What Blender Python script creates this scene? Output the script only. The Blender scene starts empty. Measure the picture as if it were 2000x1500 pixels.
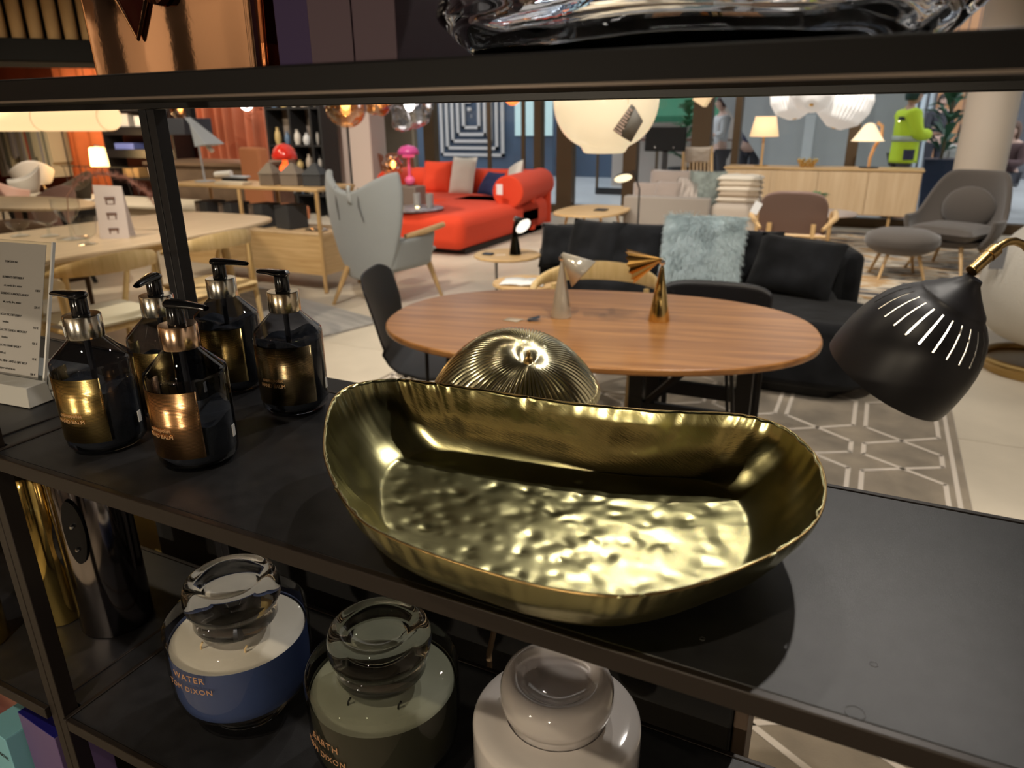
import bpy, bmesh, math, random
from mathutils import Vector, Matrix, noise
PI = math.pi
R = math.radians
random.seed(7)
C = bpy.context.scene.collection
SC = bpy.context.scene

# ---------------------------------------------------------------- camera
AX = Vector((0.897, -0.145, 0.417)); AY = Vector((0.442, 0.316, -0.84)); AZ = Vector((-0.01, 0.938, 0.347))
AX.normalize(); AZ = (AZ - AX * AZ.dot(AX)).normalized(); AY = AZ.cross(AX)
CAM_ROT = Matrix((AX, AY, AZ))          # rows: world axes seen from the lens
CAM_POS = Vector((0.0, 0.0, 1.40))
FPX = 1404.77
cam_data = bpy.data.cameras.new('camera')
cam_data.sensor_width = 36.0
cam_data.lens = FPX / 2000 * 36
cam_data.clip_start = 0.02
cam_data.dof.use_dof = True
cam_data.dof.focus_distance = 0.66
cam_data.dof.aperture_fstop = 9.0
cam = bpy.data.objects.new('camera', cam_data)
C.objects.link(cam)
cam.matrix_world = Matrix.Translation(CAM_POS) @ CAM_ROT.to_4x4()
SC.camera = cam

def ray(px, py):
    return CAM_ROT @ Vector((px - 1000, 750 - py, -FPX))
def fz(px, py, z=0.0):
    """world point seen at a pixel on the level plane z (floor, table top, shelf)"""
    d = ray(px, py); return CAM_POS + d * ((z - CAM_POS.z) / d.z)
def fy(px, py, y):
    """world point seen at a pixel on the upright plane y (wall, cabinet front)"""
    d = ray(px, py); return CAM_POS + d * (y / d.y)

# ---------------------------------------------------------------- world, view and room lights
w = bpy.data.worlds.new('world'); SC.world = w; w.use_nodes = True
bg = w.node_tree.nodes['Background']
bg.inputs[0].default_value = (0.93, 0.96, 1.0, 1); bg.inputs[1].default_value = 2.1
SC.view_settings.view_transform = 'Standard'; SC.view_settings.look = 'None'
SC.view_settings.exposure = 0.15; SC.view_settings.gamma = 1.0
SC.view_settings.use_curve_mapping = False

def spot(x, y, z, tx, ty, tz, power, size=80, col=(1, .86, .68), rad=.03, blend=.6):
    l = bpy.data.lights.new('spot_light', 'SPOT'); l.energy = power; l.spot_size = R(size)
    l.color = col; l.shadow_soft_size = rad; l.spot_blend = blend
    o = bpy.data.objects.new('spot_light', l); C.objects.link(o); o.location = (x, y, z)
    o.rotation_euler = (Vector((tx, ty, tz)) - Vector((x, y, z))).to_track_quat('-Z', 'Y').to_euler()
    return o
def bulb(x, y, z, power, rad=.05, col=(1, .8, .55)):
    l = bpy.data.lights.new('bulb_light', 'POINT'); l.energy = power; l.color = col; l.shadow_soft_size = rad
    o = bpy.data.objects.new('bulb_light', l); C.objects.link(o); o.location = (x, y, z); return o
def fill_light(x, y, z, sx, sy, power, col=(1, .9, .78)):
    l = bpy.data.lights.new('ceiling_fill_light', 'AREA'); l.shape = 'RECTANGLE'; l.size = sx; l.size_y = sy
    l.energy = power; l.color = col
    o = bpy.data.objects.new('ceiling_fill_light', l); C.objects.link(o); o.location = (x, y, z); return o
WARM = (1, .84, .62); NEUT = (1, .93, .84)
TRACK_AND_FILL = [  # track spots of the shop and added aisle fills: position, target, power, cone
    (-.75, 2.45, 3.2, -.02, .42, 1.1, 34, 40, NEUT),
    (-1.05, 3.75, 3.2, -.08, .40, 1.1, 11, 30, NEUT),
    (-.3, -.75, 3.1, -.35, .45, .90, 60, 60, WARM),
    (-1.3, -2.0, 1.22, -.45, .40, .92, 52, 36, WARM),  # low fill added in the aisle for the candle sides, not on a track
    (.25, -2.0, 1.22, -.38, .40, .93, 50, 34, WARM),  # second low aisle fill, added for the candle fronts
    (.6, -1.0, 3.1, -.5, -2.4, 1.2, 80, 110, WARM),  # added: washes the reflector wall behind the viewer
    (-2.4, -.8, 3.1, -1.6, -2.4, 1.2, 80, 110, WARM),  # added: same reflector wall, further left
    (-5.5, -.6, 3.1, -5.0, -2.4, 1.4, 160, 110, WARM),  # added: far left end of the reflector wall
    (-2.6, -.9, 3.1, -4.4, -.8, 1.0, 130, 110, WARM),  # added: lights the amber side reflector
    (-1.0, -1.9, 3.2, -1.0, -3.5, 2.5, 60, 130, WARM),  # added: brightens the upper rear wall for the bowl's reflections
    (-4.6, -1.9, 3.2, -4.8, -3.5, 2.5, 60, 130, WARM),  # added: upper rear wall again, further left
    (2.2, -.2, 3.1, 4.5, .4, 1.0, 170, 110, NEUT),  # added: brightens the right wall so the bowl reflects it
    (-1.3, 1.0, 3.2, -.9, 2.5, .7, 85, 75, WARM),
    (.2, 1.4, 3.2, -.2, 2.8, .5, 100, 80, NEUT),
    (1.0, 3.0, 3.2, .6, 4.4, 0, 135, 85, NEUT),
    (-2.6, 2.2, 3.2, -3.0, 4.4, .4, 260, 80, NEUT),
    (-4.2, 1.6, 3.2, -4.0, 2.8, .6, 165, 85, WARM),
    (-1.6, 3.0, 3.2, -1.4, 4.8, .4, 120, 80, NEUT),
    (-3.9, 5.4, 3.2, -4.4, 8.2, .4, 290, 75, NEUT),
    (-5.4, 3.0, 3.2, -5.0, 4.8, .7, 180, 80, WARM),
    (-.6, 6.0, 3.2, -.5, 8.6, .4, 270, 80, NEUT),
    (1.2, 5.6, 3.2, .9, 8.2, .3, 150, 80, NEUT),
    (-2.2, 6.2, 3.2, -2.2, 8.8, .5, 150, 80, NEUT),
    (-8.5, 4.5, 3.2, -9.5, 7.5, .3, 380, 85, WARM),
    (-11.5, 6.5, 3.2, -12.2, 9.4, 1.0, 420, 85, (1, .78, .55)),
    (-7.0, 6.5, 3.2, -7.4, 9.3, 1.0, 280, 80, NEUT),
    (.2, 2.4, 3.2, -.2, 1.1, 0, 80, 90, NEUT),
    (-2.8, 1.0, 3.2, -2.0, 1.0, 0, 60, 90, WARM),
]
for t in TRACK_AND_FILL:
    spot(*t[:7], size=t[7], col=t[8])
fill_light(-2.5, 7.0, 3.15, 6, 5, 45, NEUT)  # broad unseen fill added under the dark ceiling
fill_light(-9.5, 6, 3.15, 6, 5, 60, WARM)  # same kind of unseen fill, added over the left side

# ---------------------------------------------------------------- materials
MATS = {}
def mat(name, col, rough=.5, metal=0., spec=.5, bump=0., bscale=40., var=0., vscale=6., emit=0., emitcol=None,
        coat=0., trans=0., ior=1.45, sheen=0., sub=0., stretch=None, alpha=None):
    if name in MATS: return MATS[name]
    m = bpy.data.materials.new(name); m.use_nodes = True; MATS[name] = m
    nt = m.node_tree; b = nt.nodes['Principled BSDF']; I = b.inputs
    c = (*col, 1)
    I['Base Color'].default_value = c; I['Roughness'].default_value = rough; I['Metallic'].default_value = metal
    I['Specular IOR Level'].default_value = spec; I['Coat Weight'].default_value = coat; I['Coat Roughness'].default_value = .08
    I['Transmission Weight'].default_value = trans; I['IOR'].default_value = ior; I['Sheen Weight'].default_value = sheen
    I['Subsurface Weight'].default_value = sub
    if emit:
        I['Emission Strength'].default_value = emit; I['Emission Color'].default_value = (*(emitcol or col), 1)
    if var or bump:
        tc = nt.nodes.new('ShaderNodeTexCoord'); mp = nt.nodes.new('ShaderNodeMapping')
        nt.links.new(tc.outputs['Object'], mp.inputs[0])
        if stretch: mp.inputs['Scale'].default_value = stretch
    if var:
        n = nt.nodes.new('ShaderNodeTexNoise'); n.inputs['Scale'].default_value = vscale; n.inputs['Detail'].default_value = 6
        nt.links.new(mp.outputs[0], n.inputs['Vector'])
        r = nt.nodes.new('ShaderNodeValToRGB'); r.color_ramp.elements[0].position = .3; r.color_ramp.elements[1].position = .72
        r.color_ramp.elements[0].color = tuple(max(0, x * (1 - var)) for x in col) + (1,)
        r.color_ramp.elements[1].color = tuple(min(1, x * (1 + var)) for x in col) + (1,)
        nt.links.new(n.outputs['Fac'], r.inputs[0]); nt.links.new(r.outputs[0], I['Base Color'])
    if bump:
        n2 = nt.nodes.new('ShaderNodeTexNoise'); n2.inputs['Scale'].default_value = bscale; n2.inputs['Detail'].default_value = 4
        nt.links.new(mp.outputs[0], n2.inputs['Vector'])
        bp = nt.nodes.new('ShaderNodeBump'); bp.inputs['Strength'].default_value = bump; bp.inputs['Distance'].default_value = .01
        nt.links.new(n2.outputs['Fac'], bp.inputs['Height']); nt.links.new(bp.outputs[0], I['Normal'])
    return m
def thin_glass(name, tint, refl=.08, rough=.0):
    """one-sheet glass: tinted see-through plus a mirror coat that grows at grazing angles"""
    if name in MATS: return MATS[name]
    m = bpy.data.materials.new(name); m.use_nodes = True; MATS[name] = m; nt = m.node_tree
    nt.nodes.remove(nt.nodes['Principled BSDF']); out = nt.nodes['Material Output']
    tr = nt.nodes.new('ShaderNodeBsdfTransparent'); tr.inputs[0].default_value = (*tint, 1)
    gl = nt.nodes.new('ShaderNodeBsdfGlossy'); gl.inputs['Roughness'].default_value = rough
    fr = nt.nodes.new('ShaderNodeLayerWeight'); fr.inputs[0].default_value = .5
    pw = nt.nodes.new('ShaderNodeMath'); pw.operation = 'POWER'; pw.inputs[1].default_value = 4.0; nt.links.new(fr.outputs['Facing'], pw.inputs[0])
    mul = nt.nodes.new('ShaderNodeMath'); mul.operation = 'MULTIPLY_ADD'; mul.inputs[1].default_value = .9; mul.inputs[2].default_value = .03 + refl * .5
    nt.links.new(pw.outputs[0], mul.inputs[0])
    mx = nt.nodes.new('ShaderNodeMixShader'); nt.links.new(mul.outputs[0], mx.inputs[0])
    nt.links.new(tr.outputs[0], mx.inputs[1]); nt.links.new(gl.outputs[0], mx.inputs[2]); nt.links.new(mx.outputs[0], out.inputs[0])
    return m
def wood(name, c1, c2, axis='x', rough=.4, scale=7., coat=.1):
    if name in MATS: return MATS[name]
    m = bpy.data.materials.new(name); m.use_nodes = True; MATS[name] = m
    nt = m.node_tree; b = nt.nodes['Principled BSDF']
    tc = nt.nodes.new('ShaderNodeTexCoord'); mp = nt.nodes.new('ShaderNodeMapping')
    s = {'x': (.35, 5, 5), 'y': (5, .35, 5), 'z': (5, 5, .35)}[axis]; mp.inputs['Scale'].default_value = s
    nt.links.new(tc.outputs['Object'], mp.inputs[0])
    n = nt.nodes.new('ShaderNodeTexNoise'); n.inputs['Scale'].default_value = scale; n.inputs['Detail'].default_value = 8; n.inputs['Distortion'].default_value = .6
    nt.links.new(mp.outputs[0], n.inputs['Vector'])
    r = nt.nodes.new('ShaderNodeValToRGB'); r.color_ramp.elements[0].position = .32; r.color_ramp.elements[1].position = .7
    r.color_ramp.elements[0].color = (*c1, 1); r.color_ramp.elements[1].color = (*c2, 1)
    nt.links.new(n.outputs['Fac'], r.inputs[0]); nt.links.new(r.outputs[0], b.inputs['Base Color'])
    b.inputs['Roughness'].default_value = rough; b.inputs['Coat Weight'].default_value = coat; b.inputs['Coat Roughness'].default_value = .25
    return m

black_metal = mat('black_metal', (.016, .014, .014), .42, bump=.05, bscale=900)
shelf_black = mat('shelf_black', (.017, .017, .019), .36, bump=.10, bscale=1400, var=.25, vscale=60)
frame_brown = mat('frame_brown', (.022, .016, .013), .40, metal=.3)
gold = mat('gold_metal', (.83, .60, .25), .10, 1)
brass_tube = mat('brass_tube_metal', (.88, .64, .20), .09, 1)
aged_brass = mat('aged_brass', (.42, .28, .11), .30, 1, bump=.1, bscale=60)
copper = mat('copper_metal', (.94, .60, .42), .05, 1, bump=.012, bscale=30)
chrome = mat('chrome_metal', (.80, .80, .82), .06, 1)
steel = mat('steel_metal', (.5, .5, .5), .2, 1)
black_gloss = mat('black_gloss', (.006, .006, .007), .12, coat=.4)
black_matt = mat('black_matt', (.012, .012, .013), .55)
black_satin = mat('black_satin', (.013, .012, .014), .42)
white_matt = mat('white_matt', (.78, .77, .75), .6)
white_gloss = mat('white_gloss', (.78, .78, .76), .2)
oak = wood('oak_wood', (.50, .31, .13), (.66, .45, .22))
oak_y = wood('oak_wood_y', (.50, .31, .13), (.66, .45, .22), 'y')
oak_z = wood('oak_wood_z', (.46, .28, .11), (.62, .41, .19), 'z')
pale_oak = wood('pale_oak_wood', (.56, .41, .25), (.68, .52, .34), 'y')
light_oak = wood('light_oak_wood', (.60, .42, .24), (.70, .52, .32), 'z', scale=4)
chair_oak = wood('chair_oak_wood', (.57, .39, .16), (.70, .51, .25), 'z')
walnut = wood('walnut_wood', (.27, .108, .032), (.52, .245, .078), 'x', .32, 5., .25)
paper = mat('grey_paper', (.40, .38, .36), .7)
print_ink = mat('print_ink', (.03, .03, .03), .6)
clear_glass = thin_glass('clear_thin_glass', (.93, .95, .95))
window_glass = thin_glass('window_glass', (.92, .94, .95), -.045)
solid_glass = mat('solid_glass', (.97, .98, 1.0), .0, trans=1., ior=1.48, spec=.5)

# ---------------------------------------------------------------- object helpers
def tag(o, label=None, cat=None, group=None, kind=None):
    if label: o['label'] = label
    if cat: o['category'] = cat
    if group: o['group'] = group
    if kind: o['kind'] = kind
    return o
def thing(name, label, cat, loc=(0, 0, 0), rz=0., group=None):
    o = bpy.data.objects.new(name, None); C.objects.link(o)
    o.location = loc; o.rotation_euler = (0, 0, rz); o.empty_display_size = .05
    return tag(o, label, cat, group)
def rmat(axis, ang): return Matrix.Rotation(ang, 4, axis)
def T(x=0, y=0, z=0): return Matrix.Translation((x, y, z))
def align(d):
    """matrix turning +Z onto direction d"""
    return Vector(d).to_track_quat('Z', 'Y').to_matrix().to_4x4()

class M:
    def __init__(s, tf=None): s.b = bmesh.new(); s.tf = tf or Matrix.Identity(4)
    def _v(s, p): return s.b.verts.new(s.tf @ Vector(p))
    def poly(s, vs, fs):
        v = [s._v(p) for p in vs]
        for f in fs:
            try: s.b.faces.new([v[i] for i in f])
            except ValueError: pass
        return s
    def box(s, c, d, m=None):
        x, y, z = (k / 2 for k in d); m = m or Matrix.Identity(4); c = Vector(c)
        P = [c + (m @ Vector((a * x, b_ * y, e * z))) for a in (-1, 1) for b_ in (-1, 1) for e in (-1, 1)]
        return s.poly(P, [(0, 1, 3, 2), (4, 6, 7, 5), (0, 4, 5, 1), (2, 3, 7, 6), (0, 2, 6, 4), (1, 5, 7, 3)])
    def span(s, a, b_):
        return s.box([(p + q) / 2 for p, q in zip(a, b_)], [abs(q - p) for p, q in zip(a, b_)])
    def tube(s, pts, r, n=10, closed=False, cap=True):
        pts = [Vector(p) for p in pts]; N = len(pts)
        rs = list(r) if hasattr(r, '__len__') else [r] * N
        rings = []; prev = None
        for i, p in enumerate(pts):
            a = pts[i - 1] if (i or closed) else p; c = pts[(i + 1) % N] if (i < N - 1 or closed) else p
            t = (c - a).normalized()
            if prev is None:
                u = t.orthogonal().normalized()
            else:
                u = (prev - t * prev.dot(t)).normalized()
            prev = u; w_ = t.cross(u)
            rings.append([s._v(p + (u * math.cos(2 * PI * k / n) + w_ * math.sin(2 * PI * k / n)) * rs[i]) for k in range(n)])
        for i in range(N if closed else N - 1):
            A, B = rings[i], rings[(i + 1) % N]
            for k in range(n): s.b.faces.new((A[k], A[(k + 1) % n], B[(k + 1) % n], B[k]))
        if cap and not closed:
            s.b.faces.new(rings[0][::-1]); s.b.faces.new(rings[-1])
        return s
    def lathe(s, prof, n=32, a0=0., a1=2 * PI, m=None):
        m = m or Matrix.Identity(4); full = abs(a1 - a0 - 2 * PI) < 1e-6; cols = n if full else n + 1; rings = []
        for r, z in prof:
            if r < 1e-6: rings.append([s._v(m @ Vector((0, 0, z)))])
            else: rings.append([s._v(m @ Vector((r * math.cos(a0 + (a1 - a0) * k / n), r * math.sin(a0 + (a1 - a0) * k / n), z))) for k in range(cols)])
        for A, B in zip(rings, rings[1:]):
            for k in range(n):
                k2 = (k + 1) % cols
                if len(A) == 1 and len(B) == 1: continue
                if len(A) == 1: f = (A[0], B[k2], B[k])
                elif len(B) == 1: f = (A[k], A[k2], B[0])
                else: f = (A[k], A[k2], B[k2], B[k])
                try: s.b.faces.new(f)
                except ValueError: pass
        return s
    def grid(s, fn, nu, nv, cu=False, cv=False):
        U = nu if cu else nu + 1; V = nv if cv else nv + 1
        g = [[s._v(fn(i / nu, j / nv)) for j in range(V)] for i in range(U)]
        for i in range(nu):
            for j in range(nv):
                q = (g[i][j], g[(i + 1) % U][j], g[(i + 1) % U][(j + 1) % V], g[i][(j + 1) % V])
                try: s.b.faces.new(q)
                except ValueError: pass
        return s
    def prism(s, outline, z0, z1):
        n = len(outline); a = [s._v((x, y, z0)) for x, y in outline]; c = [s._v((x, y, z1)) for x, y in outline]
        s.b.faces.new(a[::-1]); s.b.faces.new(c)
        for i in range(n): s.b.faces.new((a[i], a[(i + 1) % n], c[(i + 1) % n], c[i]))
        return s
    def ball(s, c, r, nu=16, nv=10):
        rx, ry, rz = r if hasattr(r, '__len__') else (r, r, r); c = Vector(c)
        prof = [(math.sin(PI * k / nv), -math.cos(PI * k / nv)) for k in range(nv + 1)]
        prof[0] = (0, -1); prof[-1] = (0, 1)
        return s.lathe(prof, nu, m=T(*c) @ Matrix.Diagonal((rx, ry, rz, 1)))
    def pillow(s, w_, h, t, m=None, n=14, puff=.55, crease=.012, seed=0):
        """soft cushion lying in local XY, thickness along Z"""
        m = m or Matrix.Identity(4)
        def f(side):
            def g(u, v):
                x, y = 2 * u - 1, 2 * v - 1
                k = max(0, (1 - x ** 4) * (1 - y ** 4)) ** puff
                pin = 1 - .06 * (1 - abs(x)) * (abs(y) ** 3) - .0
                nz = noise.noise(Vector((x * 2 + seed, y * 2, side))) * crease * k
                return m @ Vector((x * w_ / 2 * (1 - .05 * (1 - y * y)), y * h / 2 * (1 - .05 * (1 - x * x)), side * t / 2 * k + nz))
            return g
        s.grid(f(1), n, n); s.grid(f(-1), n, n)
        bmesh.ops.remove_doubles(s.b, verts=s.b.verts, dist=1e-5)
        return s
    def done(s, name, material, parent=None, smooth=35, bevel=0., seg=2, solid=0., sub=0, off=0, label=None, cat=None, group=None, kind=None, loc=None, rz=0, weld=False):
        if weld: bmesh.ops.remove_doubles(s.b, verts=s.b.verts, dist=1e-5)
        bmesh.ops.recalc_face_normals(s.b, faces=s.b.faces)
        me = bpy.data.meshes.new(name); s.b.to_mesh(me); s.b.free()
        me.materials.append(material)
        if smooth:
            me.polygons.foreach_set('use_smooth', [True] * len(me.polygons))
            if smooth < 180: me.set_sharp_from_angle(angle=R(smooth))
        o = bpy.data.objects.new(name, me); C.objects.link(o)
        if parent: o.parent = parent
        if loc: o.location = loc
        if rz: o.rotation_euler = (0, 0, rz)
        if solid:
            md = o.modifiers.new('thickness', 'SOLIDIFY'); md.thickness = solid; md.offset = off
        if sub:
            md = o.modifiers.new('smooth', 'SUBSURF'); md.levels = sub; md.render_levels = sub
        if bevel:
            md = o.modifiers.new('bevel', 'BEVEL'); md.width = bevel; md.segments = seg; md.limit_method = 'ANGLE'; md.angle_limit = R(40)
        return tag(o, label, cat, group, kind)
def copy_tree(o, parent=None):
    kids = list(o.children); c = o.copy(); C.objects.link(c)
    if parent: c.parent = parent
    for k in kids: copy_tree(k, c)
    return c
def again(root, loc, rz, label, group=None):
    c = copy_tree(root); c.location = loc; c.rotation_euler = (0, 0, rz); c['label'] = label
    if group: c['group'] = group
    return c
def text_mesh(txt, size, bold=False, extrude=.0002, align_x='LEFT', space=1.0):
    cu = bpy.data.curves.new('lettering', 'FONT'); cu.body = txt; cu.size = size; cu.extrude = extrude; cu.align_x = align_x
    cu.space_character = space; cu.resolution_u = 3
    if bold: cu.offset = size * .012
    o = bpy.data.objects.new('lettering', cu); C.objects.link(o)
    dg = bpy.context.evaluated_depsgraph_get(); me = bpy.data.meshes.new_from_object(o.evaluated_get(dg))
    bpy.data.objects.remove(o); bpy.data.curves.remove(cu); return me
def lettering(txt, size, material, parent, mtx, bend=0., a0=0., **k):
    """flat or wrapped lettering; wrapped text runs round a cylinder of radius bend, starting at angle a0"""
    me = text_mesh(txt, size, **k)
    for v in me.vertices:
        x, y, z = v.co
        if bend:
            a = a0 + x / bend; r = bend + z
            p = Vector((r * math.cos(a), r * math.sin(a), y))
        else: p = Vector((x, y, z))
        v.co = mtx @ p
    me.materials.clear(); me.materials.append(material)
    o = bpy.data.objects.new('lettering', me); C.objects.link(o); o.parent = parent
    return o
def arc(cx, cy, r, a0, a1, n=10): return [(cx + r * math.cos(a0 + (a1 - a0) * i / n), cy + r * math.sin(a0 + (a1 - a0) * i / n)) for i in range(n + 1)]
def superellipse(a, b, e=2.6, n=72):
    o = []
    for i in range(n):
        t = 2 * PI * i / n; c, s_ = math.cos(t), math.sin(t)
        o.append((a * abs(c) ** (2 / e) * (1 if c > 0 else -1), b * abs(s_) ** (2 / e) * (1 if s_ > 0 else -1)))
    return o
# ---------------------------------------------------------------- floor, ceiling, walls
stone = mat('floor_stone', (.60, .53, .42), .38, var=.16, vscale=1.6, bump=.05, bscale=30)
mall_stone = mat('mall_floor_stone', (.55, .56, .56), .22, var=.08, vscale=.8)
dark_ceiling = mat('dark_ceiling', (.05, .045, .042), .8)
bronze_frame = mat('bronze_frame', (.090, .058, .030), .4, .4)
grout = mat('floor_joint', (.30, .26, .21), .8)
floor = M().span((-18, -3.5, -.10), (4.5, 10.8, -.006)).done('floor', grout, kind='structure')
tile_me = None
for i in range(-5, 4):
    for j in range(-1, 9):
        if tile_me is None:
            t0 = M().box((0, 0, -.02), (1.196, 1.196, .04)).done('tile', stone, floor, bevel=0, loc=(i * 1.2 + .6, j * 1.2 + .6, 0)); tile_me = t0.data
        else:
            o = bpy.data.objects.new('tile', tile_me); C.objects.link(o); o.parent = floor; o.location = (i * 1.2 + .6, j * 1.2 + .6, 0)
M().span((-18, -3.5, -.04), (-6.0, 10.8, 0)).done('paving', stone, floor)
M().span((-18, 10.8, -.1), (12, 30, 0)).done('floor', mall_stone, kind='structure')
M().span((-18, -3.5, 3.3), (4.5, 10.9, 3.4)).done('ceiling', dark_ceiling, kind='structure')
M().span((-18, -3.6, 0), (4.5, -3.5, 3.3)).done('wall_behind', mat('aisle_wall', (.40, .31, .20), .7), kind='structure')
# unseen display wall added as a reflector for the copper and brass
dw = thing('aisle_reflector', 'pale display wall added behind the viewer as a reflector', 'display', (-.6, -2.4, 0))
M().span((-8.0, -.08, 0), (2.6, 0, 2.15)).done('back_panel', mat('aisle_cream', (.66, .52, .38), .6), dw)
for z in (.4, .85, 1.3, 2.12): M().span((-8.0, 0, z), (2.6, .3, z + .03)).done('shelf_board', black_satin, dw)
for x in (-8.0, -6.6, -5.4, -4.3, -3.2, -2.1, -1.0, .1, 1.2, 2.3): M().span((x, .0, 0), (x + .04, .32, 2.15)).done('upright', black_satin, dw)
sdw = thing('side_reflector', 'amber display wall added behind the viewer to the left as a reflector', 'display', (-4.5, -.93, 0))  # unseen wall added so the bowl's right inner side reflects amber
M().span((-.06, -1.15, 0), (0, 1.1, 2.15)).done('back_panel', mat('amber_panel', (.68, .46, .26), .6), sdw)
for z in (.4, .85, 1.3, 2.12): M().span((0, -1.15, z), (.28, 1.1, z + .03)).done('shelf_board', black_satin, sdw)
for k in range(14): M().lathe([(0, 0), (.07, 0), (.08, .1), (.05, .22), (0, .24)], 16, m=T(-3.0 + .42 * k, .16, (.43, .88, 1.33, .88)[k % 4])).done('ornament', (white_matt, gold, black_gloss, copper)[k % 4 if k % 3 else 0], dw)
M().span((4.5, -3.5, 0), (4.6, 10.8, 3.3)).done('wall_right', mat('right_wall', (.55, .50, .44), .7), kind='structure')
terracotta = mat('terracotta_wall', (.42, .10, .045), .6, var=.2, vscale=2)
wl = M().span((-18, 9.9, 0), (-8.4, 10.0, 3.3)).done('wall_left', terracotta, kind='structure')
M().span((-18.1, -3.5, 0), (-18, 9.9, 3.3)).done('wall_far_left', terracotta, kind='structure')
# ceiling tube lights (seen above the top shelf)
tube_white = mat('tube_light_white', (.9, .95, 1), emit=5, emitcol=(.9, .97, 1))
for (px, py, y, ln) in ((812, 55, 9.0, .5), (862, 58, 10.0, 1.1), (775, 90, 8, .4)):
    p = fy(px, py, y)
    t = thing('tube_light', {812: 'short white ceiling tube light beyond the purple carton', 862: 'long white tube light seen through the blue glass', 775: 'small white ceiling light just beside the purple carton'}[px], 'ceiling light', p)
    M().tube([(-ln / 2, 0, 0), (ln / 2, 0, 0)], .05, 12).done('tube', tube_white, t)
    M().box((0, 0, .07), (ln + .05, .09, .05)).done('housing', white_matt, t)
    M().tube([(0, 0, .09), (0, 0, 3.3 - p.z)], .006, 6).done('hanger', black_matt, t)

# shop front: bronze mullions and panes standing on y = 10.7
wf = M().span((-8.0, 10.62, 0), (4.5, 10.80, .12)).done('window_1', bronze_frame, kind='structure')
MUL = [(-6.86, -6.66, 1), (-5.70, -5.64, 0), (-5.10, -5.04, 0), (-4.86, -4.74, 1), (-4.48, -4.22, 1), (-3.42, -3.22, 1), (-2.44, -2.18, 1), (-1.88, -1.79, 1), (-.44, -.31, 1), (1.75, 1.9, 1), (3.2, 3.35, 1)]
for a, b_, k in MUL:
    M().span((a, 10.62 if k else 10.68, .12), (b_, 10.78 if k else 10.72, 3.3)).done('mullion', bronze_frame, wf)
edges = [-8.0] + [x for a, b_, k in MUL for x in (a, b_)] + [4.5]
for a, b_ in zip(edges[::2], edges[1::2]):
    M().span((a, 10.695, .12), (b_, 10.705, 3.3)).done('pane', window_glass, wf)

# beige columns
def column(name, x0, x1, y0, y1, m):
    c = M().span((x0, y0, 0), (x1, y1, 3.3)).done(name, m, kind='structure', bevel=.02)
    M().span((x0 - .01, y0 - .01, 0), (x1 + .01, y1 + .01, .1)).done('skirting', bronze_frame, c)
plaster = mat('cream_plaster', (.62, .53, .43), .7)
def round_column(name, cx, cy, r, m):
    c = M().lathe([(0, 0), (r, 0), (r, 3.3), (0, 3.3)], 48, m=T(cx, cy)).done(name, m, kind='structure')
    M().lathe([(r, 0), (r + .012, 0), (r + .012, .1), (r, .1)], 48, m=T(cx, cy)).done('skirting', bronze_frame, c)
round_column('trim_1', 1.01, 10.1, .26, plaster)
column('trim_2', -7.62, -6.95, 9.3, 9.7, mat('rose_plaster', (.52, .42, .36), .7))

# ---------------------------------------------------------------- the black display shelving
unit = thing('shelving_unit', 'black metal display shelving with thin shelves and doubled square posts', 'shelving')
def shelf(z, x0, x1, th=.0125, top=shelf_black):
    M().span((x0, .321, z - th + .002), (x1, .570, z)).done('shelf_board', top, unit, bevel=.0008)
    M().span((x0, .315, z - th - .001), (x1, .3206, z + .0006)).done('front_rail', frame_brown, unit, bevel=.0008)
    M().span((x0, .5704, z - th - .001), (x1, .576, z + .0006)).done('back_rail', frame_brown, unit, bevel=.0008)
    if x0 > -.7: M().span((x0 - .0055, .315, z - th), (x0 - .0004, .576, z + .001)).done('end_rail', frame_brown, unit, bevel=.0008)
    else: M().span((x1 + .0004, .335, z - th), (x1 + .004, .555, z + .001)).done('end_rail', frame_brown, unit, bevel=.0008)
for z in (1.12, .812, .50):
    shelf(z, -.682, 1.05); shelf(z, -1.75, -.718)
    M().span((-.7178, .337, z - .011), (-.6885, .554, z - .0002)).done('shelf_filler', shelf_black, unit)
M().span((-1.75, .321, 1.4185), (1.05, .570, 1.4255)).done('shelf_board', mat('underside_black', (.003, .003, .003), .8, spec=.1), unit, bevel=.0008)
M().span((-1.75, .315, 1.4125), (1.05, .321, 1.427)).done('front_rail', mat('rail_black', (.0025, .002, .0025), .5, spec=.2), unit, bevel=.0012, seg=3)
M().span((-1.75, .313, 1.4125), (1.05, .315, 1.4138)).done('front_rail', mat('edge_highlight', (.13, .10, .08), .4, .4), unit)  # highlight along the lower rail edge, put into a lighter strip
M().span((-1.75, .570, 1.4125), (1.05, .576, 1.427)).done('back_rail', black_metal, unit, bevel=.001)
for yy in (.319, .556):
    for xx in (-.7155, -.7030):
        M().span((xx, yy, 0), (xx + .0118, yy + .016, 1.4122)).done('post', frame_brown if yy < .4 else black_satin, unit, bevel=.0008)
for xx in (1.0, -1.7):
    for yy in (.325, .553):
        M().span((xx, yy, 0), (xx + .024, yy + .016, 1.4122)).done('post', black_metal, unit, bevel=.0008)
for (px, py, rr) in ((1670, 1392, .0047), (1707, 1297, .0020), (1372, 1247, .0014)):
    q = fz(px, py, 1.1202); M().tube([(q.x + rr * math.cos(2 * PI * k / 28), q.y + rr * math.sin(2 * PI * k / 28), 1.12005) for k in range(28)], .00022, 4, closed=True).done('dried_ring', mat('ring_mark', (.10, .10, .105), .6), unit)
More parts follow.
